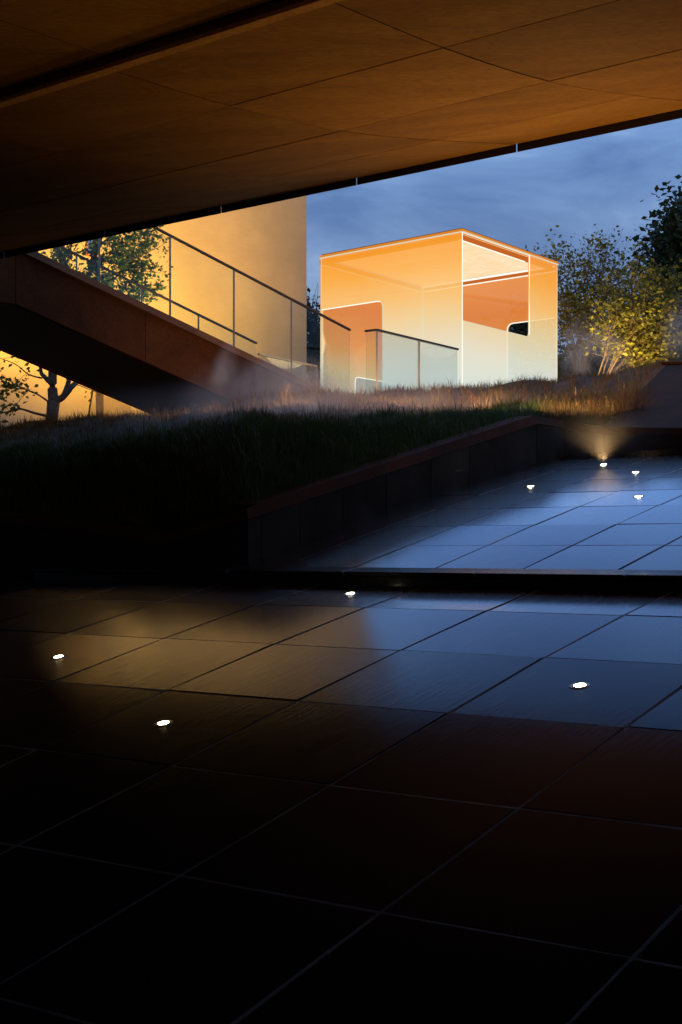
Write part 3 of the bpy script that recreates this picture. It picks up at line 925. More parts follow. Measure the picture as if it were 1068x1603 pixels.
# rear walls
zw = ZT - 0.17
LB = (Bk - Ll).length; BRl = (Rr - Bk).length
ul, zl = face_z(Ll, Bk, 555, 590)
ua = ul * LB
arc3 = rounded((ua, ZG - 0.3), (ua, zl), (ua + 1.0, zl), 0.12)
polyC = [(0.03, ZG - 0.3), (ua, ZG - 0.3)] + arc3 + [(LB - 0.06, zl), (LB - 0.06, ZG - 0.3), (LB - 0.03, ZG - 0.3), (LB - 0.03, zw), (0.03, zw)]
plate(Ll, Bk, polyC, 'rear_pane', M['pane_rear'])
trim(Ll, Bk, [(ua, ZG - 0.3)] + arc3 + [(LB - 0.06, zl)], 0.011, M['edge_light'], off=0.02)
plate(Ll, Bk, [(ua, ZG - 0.3), (ua, zl + 0.10), (LB - 0.08, zl + 0.10), (LB - 0.08, ZG - 0.3)], 'low_screen', M['low_screen'], 0.02, -0.06)
ur, zr2 = face_z(Bk, Rr, 795, 506); um = ur * BRl
zr2 = face_z(Bk, Rr, 829, 503)[1]
arc4 = rounded((um, ZG - 0.3), (um, zr2), (um + 1.0, zr2), 0.16)
polyD = [(0.03, ZG - 0.3), (um, ZG - 0.3)] + arc4 + [(BRl - 0.05, zr2), (BRl - 0.05, ZG - 0.3), (BRl - 0.03, ZG - 0.3), (BRl - 0.03, zw), (0.03, zw)]
plate(Bk, Rr, polyD, 'rear_pane', M['pane_rear'])
trim(Bk, Rr, [(um, ZG - 0.3)] + arc4 + [(BRl - 0.06, zr2)], 0.012, M['edge_light'], off=0.02)
trim(Bk, Rr, [(0.03, zw), (BRl - 0.03, zw)], 0.013, M['edge_light'], off=0.02)
trim(Ll, Bk, [(0.03, zw), (LB - 0.03, zw)], 0.014, M['edge_soft'], off=0.02)
trim(Bk, Rr, [(0.05, zw), (0.05, ZG)], 0.012, M['edge_soft'], off=0.03)
# beam round the top
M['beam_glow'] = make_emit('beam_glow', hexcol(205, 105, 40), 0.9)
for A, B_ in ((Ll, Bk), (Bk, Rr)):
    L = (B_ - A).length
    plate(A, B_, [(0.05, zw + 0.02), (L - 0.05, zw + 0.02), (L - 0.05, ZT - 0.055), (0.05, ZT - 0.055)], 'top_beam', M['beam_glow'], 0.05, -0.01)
for A, B_ in ((Nn, Rr), (Ll, Nn)):
    L = (B_ - A).length
    plate(A, B_, [(0.08, zw + 0.02), (L - 0.08, zw + 0.02), (L - 0.08, ZT - 0.055), (0.08, ZT - 0.055)], 'top_beam', M['beam_glow'], 0.05, -0.08)
# lit ceiling, roof and its edges
def make_ceiling():
    m, t, out = mat_base('lit_ceiling')
    v = mapped(t)
    n = noise(t, v, 3.5, 7, 0.65, 0.8)
    r = ramp_node(t, n.outputs['Fac'], [(0.3, hexcol(255, 214, 158)), (0.55, hexcol(255, 226, 182)), (0.75, hexcol(255, 240, 214))])
    em = N(t, 'ShaderNodeEmission', {'Color': r.outputs[0], 'Strength': 1.0})
    t.links.new(em.outputs[0], out.inputs[0])
    return m
M['ceiling'] = make_ceiling()
cen = (Nn + Bk) / 2
def quad_slab(k_, z0_, z1_, name, mat):
    q = [cen + (p - cen) * k_ for p in (Nn, Rr, Bk, Ll)]
    return MB().hexa([p + Vector((0, 0, z0_)) for p in q], [p + Vector((0, 0, z1_)) for p in q]).build(name, mat, pav)
quad_slab(0.955, ZT - 0.052, ZT - 0.045, 'ceiling_panel', M['ceiling'])
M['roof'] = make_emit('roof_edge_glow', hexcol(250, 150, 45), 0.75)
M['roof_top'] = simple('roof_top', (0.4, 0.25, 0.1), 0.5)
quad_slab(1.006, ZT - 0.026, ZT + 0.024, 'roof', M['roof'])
quad_slab(0.99, ZT + 0.025, ZT + 0.05, 'roof_cover', M['roof_top'])
M['edge_metal'] = simple('pale_trim', (0.55, 0.5, 0.42), 0.3, 0.3)
for A, B_ in ((Ll, Nn), (Nn, Rr)):
    L = (B_ - A).length
    MB().bar(face_pt(A, B_, 0.0, ZT - 0.036, 0.018), face_pt(A, B_, 1.0, ZT - 0.036, 0.018), 0.02, 0.024).build('roof_trim', M['edge_soft'], pav)
trim(Nn, Rr, [(0.06, zw + 0.005), (d1 - 0.02, zw + 0.005)], 0.012, M['edge_light'], off=-0.10)
trim(Bk, Rr, [(0.06, ZT - 0.07), (BRl - 0.03, ZT - 0.07)], 0.022, M['edge_light'], off=0.05)
trim(Nn, Rr, [(0.02, ZT - 0.04), (d1, ZT - 0.04)], 0.014, M['edge_light'], off=0.0)
quad_slab(0.97, ZG - 0.25, ZG - 0.2, 'floor_slab', M['edge_metal'])
lamp('pavilion_lamp', 'POINT', cen + Vector((0, 0, ZG + 1.9)), None, 70, (1.0, 0.70, 0.36), 0.6, parent=pav)

# ------------------------------------------------------------------ the tall lit building on the left
def make_plaster():
    m, t, out = mat_base('board_marked_plaster')
    v = mapped(t, (0.6, 0.6, 9.0))
    n = noise(t, v, 5, 8, 0.65)
    n2 = noise(t, mapped(t), 0.8, 5)
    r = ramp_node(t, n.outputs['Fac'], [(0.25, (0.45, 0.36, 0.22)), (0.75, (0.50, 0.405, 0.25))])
    r2 = ramp_node(t, n2.outputs['Fac'], [(0.3, (0.86, 0.86, 0.86)), (0.7, (1.08, 1.08, 1.08))])
    mx = N(t, 'ShaderNodeMix', {0: 1.0, 6: r.outputs[0], 7: r2.outputs[0]}, data_type='RGBA', blend_type='MULTIPLY')
    b = N(t, 'ShaderNodeBump', {'Strength': 0.18, 'Distance': 0.01, 'Height': n.outputs['Fac']})
    p = N(t, 'ShaderNodeBsdfPrincipled', {'Base Color': mx.outputs[2], 'Roughness': 0.85, 'Normal': b.outputs[0]})
    t.links.new(p.outputs[0], out.inputs[0])
    return m
M['plaster'] = make_plaster()
BE = pix(480, 400, 36.0); BE.z = 0
BD = Vector((-0.78, -0.626, 0)).normalized(); BN = Vector((BD.y, -BD.x, 0))
if BN.y > 0: BN = -BN                                          # outward, towards the camera
bld = empty('building', Vector((BE.x, BE.y, 2.2)), 'tall plain building with amber floodlit plaster walls behind the stair', 'building')
def bpt(t, off, z): return BE + BD * t + BN * off + Vector((0, 0, z))
wt_, _, _ = on_plan(134, (BE.x, BE.y), (BD.x, BD.y)); wt2, _, _ = on_plan(152, (BE.x, BE.y), (BD.x, BD.y))
Yw = on_plan(143, (BE.x, BE.y), (BD.x, BD.y))[2]
wz0, wz1 = (HZ - 402) / F * Yw, (HZ - 330) / F * Yw
top_z = 13.0
segs = [(0, wt2, 1.5, top_z), (wt_, 22, 1.5, top_z), (wt2, wt_, 1.5, wz0), (wt2, wt_, wz1, top_z)]
wm = MB()
for a, b, z0_, z1_ in segs:
    wm.hexa([bpt(a, 0, z0_), bpt(b, 0, z0_), bpt(b, -0.3, z0_), bpt(a, -0.3, z0_)], [bpt(a, 0, z1_), bpt(b, 0, z1_), bpt(b, -0.3, z1_), bpt(a, -0.3, z1_)])
wm.hexa([bpt(0, -0.31, 1.5), bpt(0.3, -0.31, 1.5), bpt(0.3, -8, 1.5), bpt(0, -8, 1.5)], [bpt(0, -0.31, top_z), bpt(0.3, -0.31, top_z), bpt(0.3, -8, top_z), bpt(0, -8, top_z)])
wm.build('wall', M['plaster'], bld)
win = MB()
fw = 0.05
for a, b, z0_, z1_ in ((wt2, wt2 + fw, wz0, wz1), (wt_ - fw, wt_, wz0, wz1), (wt2 + fw, wt_ - fw, wz0, wz0 + fw), (wt2 + fw, wt_ - fw, wz1 - fw, wz1)):
    win.hexa([bpt(a, 0.03, z0_), bpt(b, 0.03, z0_), bpt(b, -0.1, z0_), bpt(a, -0.1, z0_)], [bpt(a, 0.03, z1_), bpt(b, 0.03, z1_), bpt(b, -0.1, z1_), bpt(a, -0.1, z1_)])
wf = win.build('window', M['frame_orange'], bld)
M['window_glass'] = make_emit('window_glass_sky', hexcol(120, 150, 195), 0.8)  # sky reflection put into the pane as a blue glow
MB().hexa([bpt(wt2 + fw, -0.05, wz0 + fw), bpt(wt_ - fw, -0.05, wz0 + fw), bpt(wt_ - fw, -0.06, wz0 + fw), bpt(wt2 + fw, -0.06, wz0 + fw)],
          [bpt(wt2 + fw, -0.05, wz1 - fw), bpt(wt_ - fw, -0.05, wz1 - fw), bpt(wt_ - fw, -0.06, wz1 - fw), bpt(wt2 + fw, -0.06, wz1 - fw)]).build('pane', M['window_glass'], wf)
# pier standing out from the wall low down beneath the stair
pa_, _, _ = on_plan(193, (BE.x, BE.y), (BD.x, BD.y)); pb_, _, _ = on_plan(131, (BE.x, BE.y), (BD.x, BD.y))
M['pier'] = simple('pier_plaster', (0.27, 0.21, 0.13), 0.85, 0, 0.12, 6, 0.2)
pc_, _, _ = on_plan(150, (BE.x, BE.y), (BD.x, BD.y))
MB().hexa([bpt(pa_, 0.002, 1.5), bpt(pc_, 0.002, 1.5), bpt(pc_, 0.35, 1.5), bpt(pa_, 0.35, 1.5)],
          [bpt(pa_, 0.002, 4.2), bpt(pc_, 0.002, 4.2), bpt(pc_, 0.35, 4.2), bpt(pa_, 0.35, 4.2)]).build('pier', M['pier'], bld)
AMB = (1.0, 0.53, 0.055)
for t, off, e_, aim_t, aim_z in ((2.2, 5.0, 900, 2.0, 8.5), (4.2, 5.0, 1700, 4.2, 8.0), (6.4, 4.8, 2300, 6.4, 7.5), (7.9, 2.7, 900, 7.9, 8.5), (9.8, 2.7, 700, 9.8, 8.0)):
    lamp('wall_floodlight', 'SPOT', bpt(t, off, 2.7), bpt(aim_t, 0, aim_z), e_ * 1.4, AMB, 0.15, 105, 1.0, parent=bld)

# ------------------------------------------------------------------ trees
def leaf_mesh(name, centers, size, mat, parent, flat=0.6):
    n = len(centers)
    c = np.array(centers)
    d1 = rng.normal(size=(n, 3)); d1[:, 2] *= flat; d1 /= np.linalg.norm(d1, axis=1)[:, None]
    d2 = rng.normal(size=(n, 3)); d2 -= (d2 * d1).sum(1)[:, None] * d1; d2 /= np.linalg.norm(d2, axis=1)[:, None]
    nn = np.cross(d1, d2)
    s = size * rng.uniform(0.6, 1.3, n)[:, None]
    a = c - d1 * s * 0.5; b = c + d1 * s * 0.5
    l = c + d2 * s * 0.30 + nn * s * 0.08; r = c - d2 * s * 0.30 + nn * s * 0.08
    v = np.stack([a, l, b, r], 1).reshape(-1, 3)
    idx = np.arange(n)[:, None] * 4
    f = np.concatenate([idx + [0, 1, 2], idx + [0, 2, 3]], 1).reshape(-1, 3)
    me = bpy.data.meshes.new(name)
    me.vertices.add(len(v)); me.vertices.foreach_set('co', v.astype(np.float32).ravel())
    me.loops.add(len(f) * 3); me.loops.foreach_set('vertex_index', f.astype(np.int32).ravel())
    me.polygons.add(len(f)); me.polygons.foreach_set('loop_start', np.arange(0, len(f) * 3, 3, dtype=np.int32))
    me.polygons.foreach_set('loop_total', np.full(len(f), 3, dtype=np.int32))
    me.update(calc_edges=True)
    return new_obj(name, me, mat, parent)

def curve_pts(a, b, bend, n=6):
    a = Vector(a); b = Vector(b)
    off = Vector((random.gauss(0, 1), random.gauss(0, 1), random.gauss(0, 0.5))) * bend * (b - a).length
    m_ = (a + b) / 2 + off
    return [(1 - t) ** 2 * a + 2 * t * (1 - t) * m_ + t * t * b for t in [i / n for i in range(n + 1)]]

def twigs(mb, pts, n, length, r, leaves, per, spread, from_t=0.4):
    for _ in range(n):
        t = random.uniform(from_t, 1.0) * (len(pts) - 1)
        i = min(int(t), len(pts) - 2)
        p = lerp(pts[i], pts[i + 1], t - i)
        d = (pts[i + 1] - pts[i]).normalized()
        q = p + (d * 0.7 + Vector((random.gauss(0, 0.7), random.gauss(0, 0.7), random.gauss(0.15, 0.5)))).normalized() * length * random.uniform(0.5, 1.2)
        tp = curve_pts(p, q, 0.12, 3)
        mb.tube(tp, [r, r * 0.8, r * 0.6, r * 0.3], 4, False)
        for k in range(per):
            u = random.uniform(0.35, 1.05) * 3
            j = min(int(u), 2)
            c = lerp(tp[j], tp[j + 1], u - j)
            leaves.append(tuple(c + Vector((random.gauss(0, 1), random.gauss(0, 1), random.gauss(0, 1))) * spread))

M['leaf_left'] = make_leaf('leaf_floodlit', [(0.05, 0.09, 0.02), (0.10, 0.16, 0.035), (0.18, 0.23, 0.06)], 2.0)
M['leaf_yellow'] = make_leaf('leaf_willow', [(0.07, 0.075, 0.012), (0.16, 0.15, 0.018), (0.32, 0.27, 0.03)], 1.2, 0.45)
M['leaf_dark'] = make_leaf('leaf_broad', [(0.015, 0.028, 0.010), (0.03, 0.05, 0.018), (0.06, 0.08, 0.02)], 1.5, 0.25)
M['leaf_hedge'] = make_leaf('leaf_hedge', [(0.012, 0.018, 0.008), (0.03, 0.035, 0.012), (0.05, 0.05, 0.015)], 1.5, 0.2)

# left: tree behind the stair
YT = 27.6
gz = ground_z(82, YT)
tl = empty('broadleaf_tree', pix(82, 660, YT), 'leafy tree with a forked trunk behind the stair against the amber wall', 'tree')
mb = MB(); lv = []
base = pix(82, 672, YT)
fork = pix(84, 628, YT)
mb.tube([base, pix(82, 650, YT), fork], [0.15, 0.115, 0.12], 10)
limbs = [
    ([fork, pix(82, 600, YT), pix(86, 560, YT), pix(105, 500, YT - 0.1), pix(140, 430, YT - 0.2), pix(160, 360, YT)], 0.105, 'up'),
    ([fork, pix(98, 622, YT), pix(112, 606, YT), pix(126, 590, YT + 0.3), pix(150, 540, YT + 0.3), pix(200, 440, YT)], 0.075, 'up'),
    ([pix(98, 624, YT), pix(108, 596, YT + 0.2), pix(106, 580, YT + 0.2), pix(112, 530, YT), pix(185, 470, YT - 0.3)], 0.055, 'up'),
    ([pix(82, 602, YT), pix(70, 590, YT), pix(64, 580, YT + 0.1), pix(66, 545, YT), pix(90, 470, YT), pix(110, 390, YT)], 0.05, 'up'),
    ([pix(66, 592, YT), pix(45, 586, YT - 0.2), pix(24, 570, YT - 0.3), pix(-8, 558, YT - 0.4)], 0.018, 'bare'),
    ([pix(78, 652, YT), pix(55, 647, YT), pix(30, 640, YT), pix(4, 646, YT - 0.1), pix(-30, 640, YT - 0.2)], 0.028, 'low'),
    ([pix(80, 632, YT), pix(60, 618, YT - 0.2), pix(30, 606, YT - 0.4), pix(5, 598, YT - 0.5)], 0.022, 'low'),
]
for pts, r0, kind in limbs:
    # smooth the polyline
    sm = []
    for i in range(len(pts) - 1):
        p0, p1, p2, p3 = pts[max(0, i - 1)], pts[i], pts[i + 1], pts[min(len(pts) - 1, i + 2)]
        for k in range(4):
            t = k / 4
            sm.append(0.5 * ((2 * p1) + (p2 - p0) * t + (2 * p0 - 5 * p1 + 4 * p2 - p3) * t * t + (3 * p1 - p0 - 3 * p2 + p3) * t ** 3))
    sm.append(pts[-1])
    mb.tube(sm, [r0 * (1 - 0.72 * i / (len(sm) - 1)) for i in range(len(sm))], 8, False)
    if kind == 'up': twigs(mb, sm, 34, 0.75, 0.010, lv, 22, 0.12, 0.45)
    elif kind == 'low': twigs(mb, sm, 10, 0.42, 0.008, lv, 17, 0.07, 0.3)
# spreading boughs of the crown, seen above the stair
for px, py, dy in ((235, 365, 0.1), (242, 390, -0.3), (232, 425, 0.2), (226, 452, -0.2), (205, 400, 0.5), (190, 380, -0.6), (175, 350, 0.1), (200, 350, -0.4), (165, 440, -0.5), (95, 395, 0.2), (215, 470, 0.1)):
    q = pix(px, py, YT + dy)
    p = lerp(limbs[0][0][3], limbs[0][0][5], random.random())
    cp_ = curve_pts(p, q, 0.08, 5)
    mb.tube(cp_, [0.03, 0.025, 0.02, 0.015, 0.01, 0.006], 5, False)
    twigs(mb, cp_, 15, 0.40, 0.006, lv, 16, 0.085, 0.55)
mb.build('trunk', M['bark'], tl, True)
leaf_mesh('crown', lv, 0.10, M['leaf_left'], tl)
lamp('tree_uplight', 'SPOT', pix(262, 600, 26.2), pix(165, 410, YT), 700, (1.0, 0.80, 0.42), 0.08, 70, 0.6, parent=tl)
# stake beside it
stk = MB().tube([pix(137, 662, 26.6), pix(145, 612, 26.6)], 0.016, 6).build('tree_stake', M['bark'])
tag(stk, 'thin dark stake leaning in the grass beside the forked tree', 'stake')

# right: willowy multi-stemmed tree lit from below
YW = 32.0
def stems(name, label, base_px, base_y, Y, tips, leafmat, barkmat, leafsize, tw, per, spread, ln, fr=0.4, group=None, r0=0.022):
    e_ = empty(name, pix(base_px, base_y, Y), label, 'tree', group)
    mb = MB(); lv = []
    for (px, py, dy) in tips:
        a = pix(base_px + random.gauss(0, 7), base_y + 4, Y + random.gauss(0, 0.15))
        b = pix(px, py, Y + dy)
        pts = curve_pts(a, b, 0.07, 8)
        mb.tube(pts, [r0 * (1 - 0.8 * i / 8) for i in range(9)], 5, False)
        twigs(mb, pts, tw, ln, 0.006, lv, per, spread, fr)
    mb.build('trunk', barkmat, e_)
    leaf_mesh('crown', lv, leafsize, leafmat, e_)
    return e_
stems('willow_tree', 'many-stemmed yellowish tree fanning out right of the pavilion', 950, 588, YW,
      [(1045, 455, 0.2), (1050, 490, -0.3), (1020, 440, 0.5), (1000, 430, -0.4), (1035, 520, 0.0), (985, 470, 0.6), (1010, 480, -0.5), (1055, 470, 0.6), (965, 500, -0.6), (1000, 530, 0.3), (1030, 545, -0.3), (980, 520, -0.2), (1015, 455, 0.0)],
      M['leaf_yellow'], M['bark_thin'], 0.105, 40, 10, 0.10, 0.75, 0.36)
stems('slender_tree', 'slender loose tree with thin upright stems at the right edge of the pavilion', 912, 588, YW + 3,
      [(870, 395, 0.2), (895, 410, -0.3), (925, 395, 0.3), (950, 395, -0.2), (965, 400, 0.4), (900, 440, 0.5), (875, 450, -0.5), (935, 430, 0.6), (960, 440, -0.6), (985, 425, 0.1), (915, 470, 0.2), (885, 500, 0.1)],
      M['leaf_yellow'], M['bark_thin'], 0.105, 40, 8, 0.10, 0.8, 0.38)
for px_, Y_, e_ in ((922, 30.6, 300), (985, 30.2, 270), (1030, 30.6, 150)):
    p_ = pix(px_, HZ, Y_); p_.z = ground_z(px_, Y_) + 0.45
    lamp('willow_uplight', 'SPOT', p_, pix(px_ - 5, 440, Y_ + 2.6), e_, (1.0, 0.74, 0.30), 0.08, 110, 0.9)

def blob_tree(name, label, px, py_base, Y, lobes, leafmat, leafsize, n, group=None, trunk_r=0.12):
    """lobes: (px, py, radius px, weight)"""
    e_ = empty(name, pix(px, py_base, Y), label, 'tree', group)
    mb = MB(); lv = []
    top = min(l[1] for l in lobes)
    mb.tube([pix(px, py_base + 6, Y), pix(px + 2, (py_base + top) / 2, Y), pix(px, top + 12, Y)], [trunk_r, trunk_r * 0.6, trunk_r * 0.15], 8)
    tot = sum(l[2] ** 2 for l in lobes)
    for (lx, ly, lr) in lobes:
        c = pix(lx, ly, Y + random.gauss(0, 0.5)); R_ = lr / F * Y
        mb.tube([pix(px, lerp(ly, py_base, 0.35), Y), c], [trunk_r * 0.35, 0.01], 5, False)
        k_ = int(n * lr ** 2 / tot)
        ncl = max(6, k_ // 22)
        for _ in range(ncl):
            d = Vector((random.gauss(0, 1), random.gauss(0, 1), random.gauss(0, 1))).normalized()
            cc = c + d * R_ * random.uniform(0.45, 1.0) ** 0.7
            mb.tube([c, cc], [0.012, 0.004], 3, False)
            for q in range(22):
                lv.append(tuple(cc + Vector((random.gauss(0, 1), random.gauss(0, 1), random.gauss(0, 1))) * leafsize * 1.5))
    mb.build('trunk', M['bark'], e_)
    leaf_mesh('crown', lv, leafsize, leafmat, e_)
    return e_
blob_tree('plane_tree', 'tall dark broad-leaved tree at the right edge of the picture', 1085, 590, 36.0,
          [(1078, 345, 26), (1060, 375, 28), (1040, 405, 26), (1088, 390, 40), (1070, 430, 44), (1022, 432, 20), (1110, 440, 50), (1065, 480, 42), (1110, 520, 50), (1060, 530, 36), (1075, 320, 12), (1050, 350, 12)], M['leaf_dark'], 0.20, 9500)
blob_tree('bush', 'dark rounded bush low behind the slender tree', 905, 592, 39.0,
          [(895, 575, 24), (925, 568, 26), (955, 572, 24), (880, 590, 20)], M['leaf_hedge'], 0.15, 3500, 'dark bushes behind the yellowish trees', 0.05)
blob_tree('bush', 'dark bush at the right edge under the tall broad-leaved tree', 1040, 592, 39.5,
          [(1000, 540, 30), (1030, 530, 40), (1065, 545, 44), (1010, 575, 34), (1050, 580, 40), (975, 575, 26), (1100, 560, 50)], M['leaf_hedge'], 0.15, 6000, 'dark bushes behind the yellowish trees', 0.05)
blob_tree('gap_tree', 'dark tree seen in the narrow gap between building and pavilion', 492, 612, 44.0,
          [(490, 520, 26), (496, 560, 28), (488, 490, 14), (498, 590, 30), (505, 540, 24)], M['leaf_hedge'], 0.16, 3200, None, 0.05)
blob_tree('bush', 'dark leafy bush seen through the small opening at the back of the pavilion', 815, 600, 42.0,
          [(800, 520, 24), (820, 510, 26), (838, 530, 26), (812, 550, 28), (850, 560, 30), (795, 560, 24)], M['leaf_hedge'], 0.14, 3500, 'dark bushes behind the yellowish trees', 0.05)
tg = MB()
ge = bpy.data.objects['gap_tree']
for i in range(16):
    a = pix(490 + random.gauss(0, 5), 520, 44.0); b = pix(488 + random.gauss(0, 9), 455 + random.uniform(-14, 30), 44 + random.gauss(0, 0.3))
    tg.tube(curve_pts(a, b, 0.06, 4), [0.02, 0.016, 0.012, 0.008, 0.004], 4, False)
tg.build('bare_twigs', M['bark'], ge)

# ------------------------------------------------------------------ grass
def make_grass_mat(name, cols, scale):
    m, t, out = mat_base(name)
    g_ = t.nodes.new('ShaderNodeNewGeometry')
    n1 = noise(t, g_.outputs['Position'], scale, 4, 0.6)
    a = N(t, 'ShaderNodeMath', {0: n1.outputs['Fac'], 1: 0.7}, operation='MULTIPLY')
    b = N(t, 'ShaderNodeMath', {0: g_.outputs['Random Per Island'], 1: 0.3}, operation='MULTIPLY')
    s_ = N(t, 'ShaderNodeMath', {0: a.outputs[0], 1: b.outputs[0]}, operation='ADD')
    r = ramp_node(t, s_.outputs[0], [(0.25 + 0.5 * i / (len(cols) - 1), c) for i, c in enumerate(cols)])
    d = N(t, 'ShaderNodeBsdfPrincipled', {'Base Color': r.outputs[0], 'Roughness': 0.5, 'Specular IOR Level': 0.4})
    tl_ = N(t, 'ShaderNodeBsdfTranslucent', {'Color': r.outputs[0]})
    mx = N(t, 'ShaderNodeMixShader', {0: 0.3, 1: d.outputs[0], 2: tl_.outputs[0]})
    t.links.new(mx.outputs[0], out.inputs[0])
    return m
M['grass_green'] = make_grass_mat('grass_green', [(0.032, 0.055, 0.015), (0.065, 0.105, 0.026), (0.12, 0.15, 0.045)], 1.3)
M['grass_dry'] = make_grass_mat('grass_dry', [(0.07, 0.030, 0.013), (0.125, 0.058, 0.028), (0.09, 0.085, 0.028), (0.17, 0.105, 0.05)], 1.1)

def grass(name, mat, n, j0, j1, px0, px1, h, w, clump, label):
    """blades rooted on the terrain between rows j0..j1 and picture columns px0..px1"""
    ca = np.array(cols, float)
    i0, i1 = np.searchsorted(ca, px0), np.searchsorted(ca, px1)
    qs = []
    for i in range(i0, i1):
        for j in range(j0, j1):
            a, b, c, d = TV[i, j], TV[i + 1, j], TV[i + 1, j + 1], TV[i, j + 1]
            qs.append((a, b, c, d))
    qs = np.array(qs)
    area = np.linalg.norm(np.cross(qs[:, 1] - qs[:, 0], qs[:, 3] - qs[:, 0]), axis=1)
    # tufts: blades gather round random roots
    nt_ = n // clump
    pick = rng.choice(len(qs), nt_, p=area / area.sum())
    u, v = rng.random(nt_)[:, None], rng.random(nt_)[:, None]
    q = qs[pick]
    root = (q[:, 0] * (1 - u) + q[:, 1] * u) * (1 - v) + (q[:, 3] * (1 - u) + q[:, 2] * u) * v
    th_ = rng.lognormal(0, 0.32, nt_)
    root = np.repeat(root, clump, 0); th_ = np.repeat(th_, clump)
    m_ = len(root)
    offs = rng.normal(0, 0.035, (m_, 3)); offs[:, 2] = 0
    p = root + offs; p[:, 2] -= 0.03
    ang = rng.random(m_) * 2 * np.pi
    lean = rng.uniform(0.15, 0.75, m_)
    hh = h * th_ * rng.uniform(0.55, 1.25, m_)
    dx = np.stack([np.cos(ang), np.sin(ang), np.zeros(m_)], 1)
    # blades of a tuft fan outwards from its root
    dx = dx * 0.5 + offs / 0.05; dx[:, 2] = 0; dx /= (np.linalg.norm(dx, axis=1)[:, None] + 1e-6)
    sx = np.stack([-dx[:, 1], dx[:, 0], np.zeros(m_)], 1)
    ww = (w * rng.uniform(0.6, 1.3, m_))[:, None]
    up = np.array([0, 0, 1.0])
    midp = p + up * (hh * 0.55)[:, None] + dx * (hh * lean * 0.3)[:, None]
    tip = p + up * (hh * (1 - 0.35 * lean))[:, None] + dx * (hh * lean)[:, None]
    V = np.stack([p - sx * ww, p + sx * ww, midp + sx * ww * 0.7, midp - sx * ww * 0.7, tip], 1).reshape(-1, 3)
    base = np.arange(m_)[:, None] * 5
    tri = np.concatenate([base + [0, 1, 2], base + [0, 2, 3], base + [3, 2, 4]], 1).reshape(-1, 3)
    me = bpy.data.meshes.new(name)
    me.vertices.add(len(V)); me.vertices.foreach_set('co', V.astype(np.float32).ravel())
    me.loops.add(len(tri) * 3); me.loops.foreach_set('vertex_index', tri.astype(np.int32).ravel())
    me.polygons.add(len(tri)); me.polygons.foreach_set('loop_start', np.arange(0, len(tri) * 3, 3, dtype=np.int32))
    me.polygons.foreach_set('loop_total', np.full(len(tri), 3, dtype=np.int32))
    me.update(calc_edges=True)
    o = new_obj(name, me, mat)
    tag(o, label, 'grass', None, 'stuff')
    return o
grass('green_grass', M['grass_green'], 150000, 1, 14, -120, 850, 0.115, 0.0030, 8, 'dark green grass on the near bank above the low wall')
grass('dry_grass', M['grass_dry'], 170000, 13, 28, -120, 1150, 0.13, 0.0038, 8, 'brownish dry grass on the mound before the pavilion')
grass('dry_grass', M['grass_dry'], 40000, 1, 14, 840, 1010, 0.12, 0.0035, 8, 'olive and rusty grass on the bank behind the short granite wall')

# ------------------------------------------------------------------ lights let into the floor
def floor_hit(px, py, S, Z):
    X, Zr = (px - CX) / F, (HZ - py) / F
    s1 = X * EA.x + EA.y
    for i in range(len(S) - 1):
        m_ = (Z[i + 1] - Z[i]) / (S[i + 1] - S[i])
        t = (Z[i] - m_ * S[i]) / (Zr - m_ * s1)
        if t > 0 and S[i] - 1e-6 <= t * s1 <= S[i + 1] + 1e-6:
            n_ = Vector((-m_ * EA.x, -m_ * EA.y, 1)).normalized()
            return Vector((t * X, t, t * Zr)), n_
def ring_mesh(r0, r1, h, n=24):
    mb = MB(); vs = []; fs = []
    for k in range(n):
        a = 2 * math.pi * k / n; c, s = math.cos(a), math.sin(a)
        vs += [(r0 * c, r0 * s, h), (r1 * c, r1 * s, h * 0.5), (r1 * c, r1 * s, -0.02), (r0 * c, r0 * s, -0.02)]
    for k in range(n):
        a, b = 4 * k, 4 * ((k + 1) % n)
        fs += [(a, a + 1, b + 1, b), (a + 1, a + 2, b + 2, b + 1), (a, b, b + 3, a + 3)]
    mb.add(vs, fs)
    me = mb.mesh('rim'); me.materials.append(M['ring']); return me
def dome_mesh(r, h, n=24):
    mb = MB(); vs = []; fs = []
    for j in range(4):
        rr = r * math.cos(j / 4 * math.pi / 2); zz = h * math.sin(j / 4 * math.pi / 2)
        vs += [(rr * math.cos(2 * math.pi * k / n), rr * math.sin(2 * math.pi * k / n), zz) for k in range(n)]
    vs.append((0, 0, h))
    for j in range(3):
        for k in range(n): fs.append((j * n + k, j * n + (k + 1) % n, (j + 1) * n + (k + 1) % n, (j + 1) * n + k))
    for k in range(n): fs.append((3 * n + k, 3 * n + (k + 1) % n, 4 * n))
    mb.add(vs, fs)
    me = mb.mesh('lens', True); me.materials.append(M['lamp']); return me
rim_me, lens_me = ring_mesh(0.028, 0.046, 0.003), dome_mesh(0.027, 0.007)
WARM = (1.0, 0.66, 0.30)
flo = [
    (92, 1029, 'l', 5, 'lit floor light at the far left of the lower tiled slope'),
    (256, 1133, 'l', 4, 'lit floor light nearest the viewer, in the dark lower tiles at left'),
    (908, 1074, 'l', 12, 'large bright floor light in the blue tiles at the lower right'),
    (549, 930, 'l', 14, 'lit floor light just below the black step'),
    (1000, 778, 'u', 55, 'brightest floor light of the upper slope, set in the blue tiles at right'),
    (831, 762, 'u', 36, 'misty floor light of the upper slope close to the granite wall'),
    (945, 728, 'u', 55, 'floor light nearest the kerb at the top of the slope'),
    (995, 740, 'u', 50, 'small floor light in the top row of tiles right of the one by the kerb'),
]
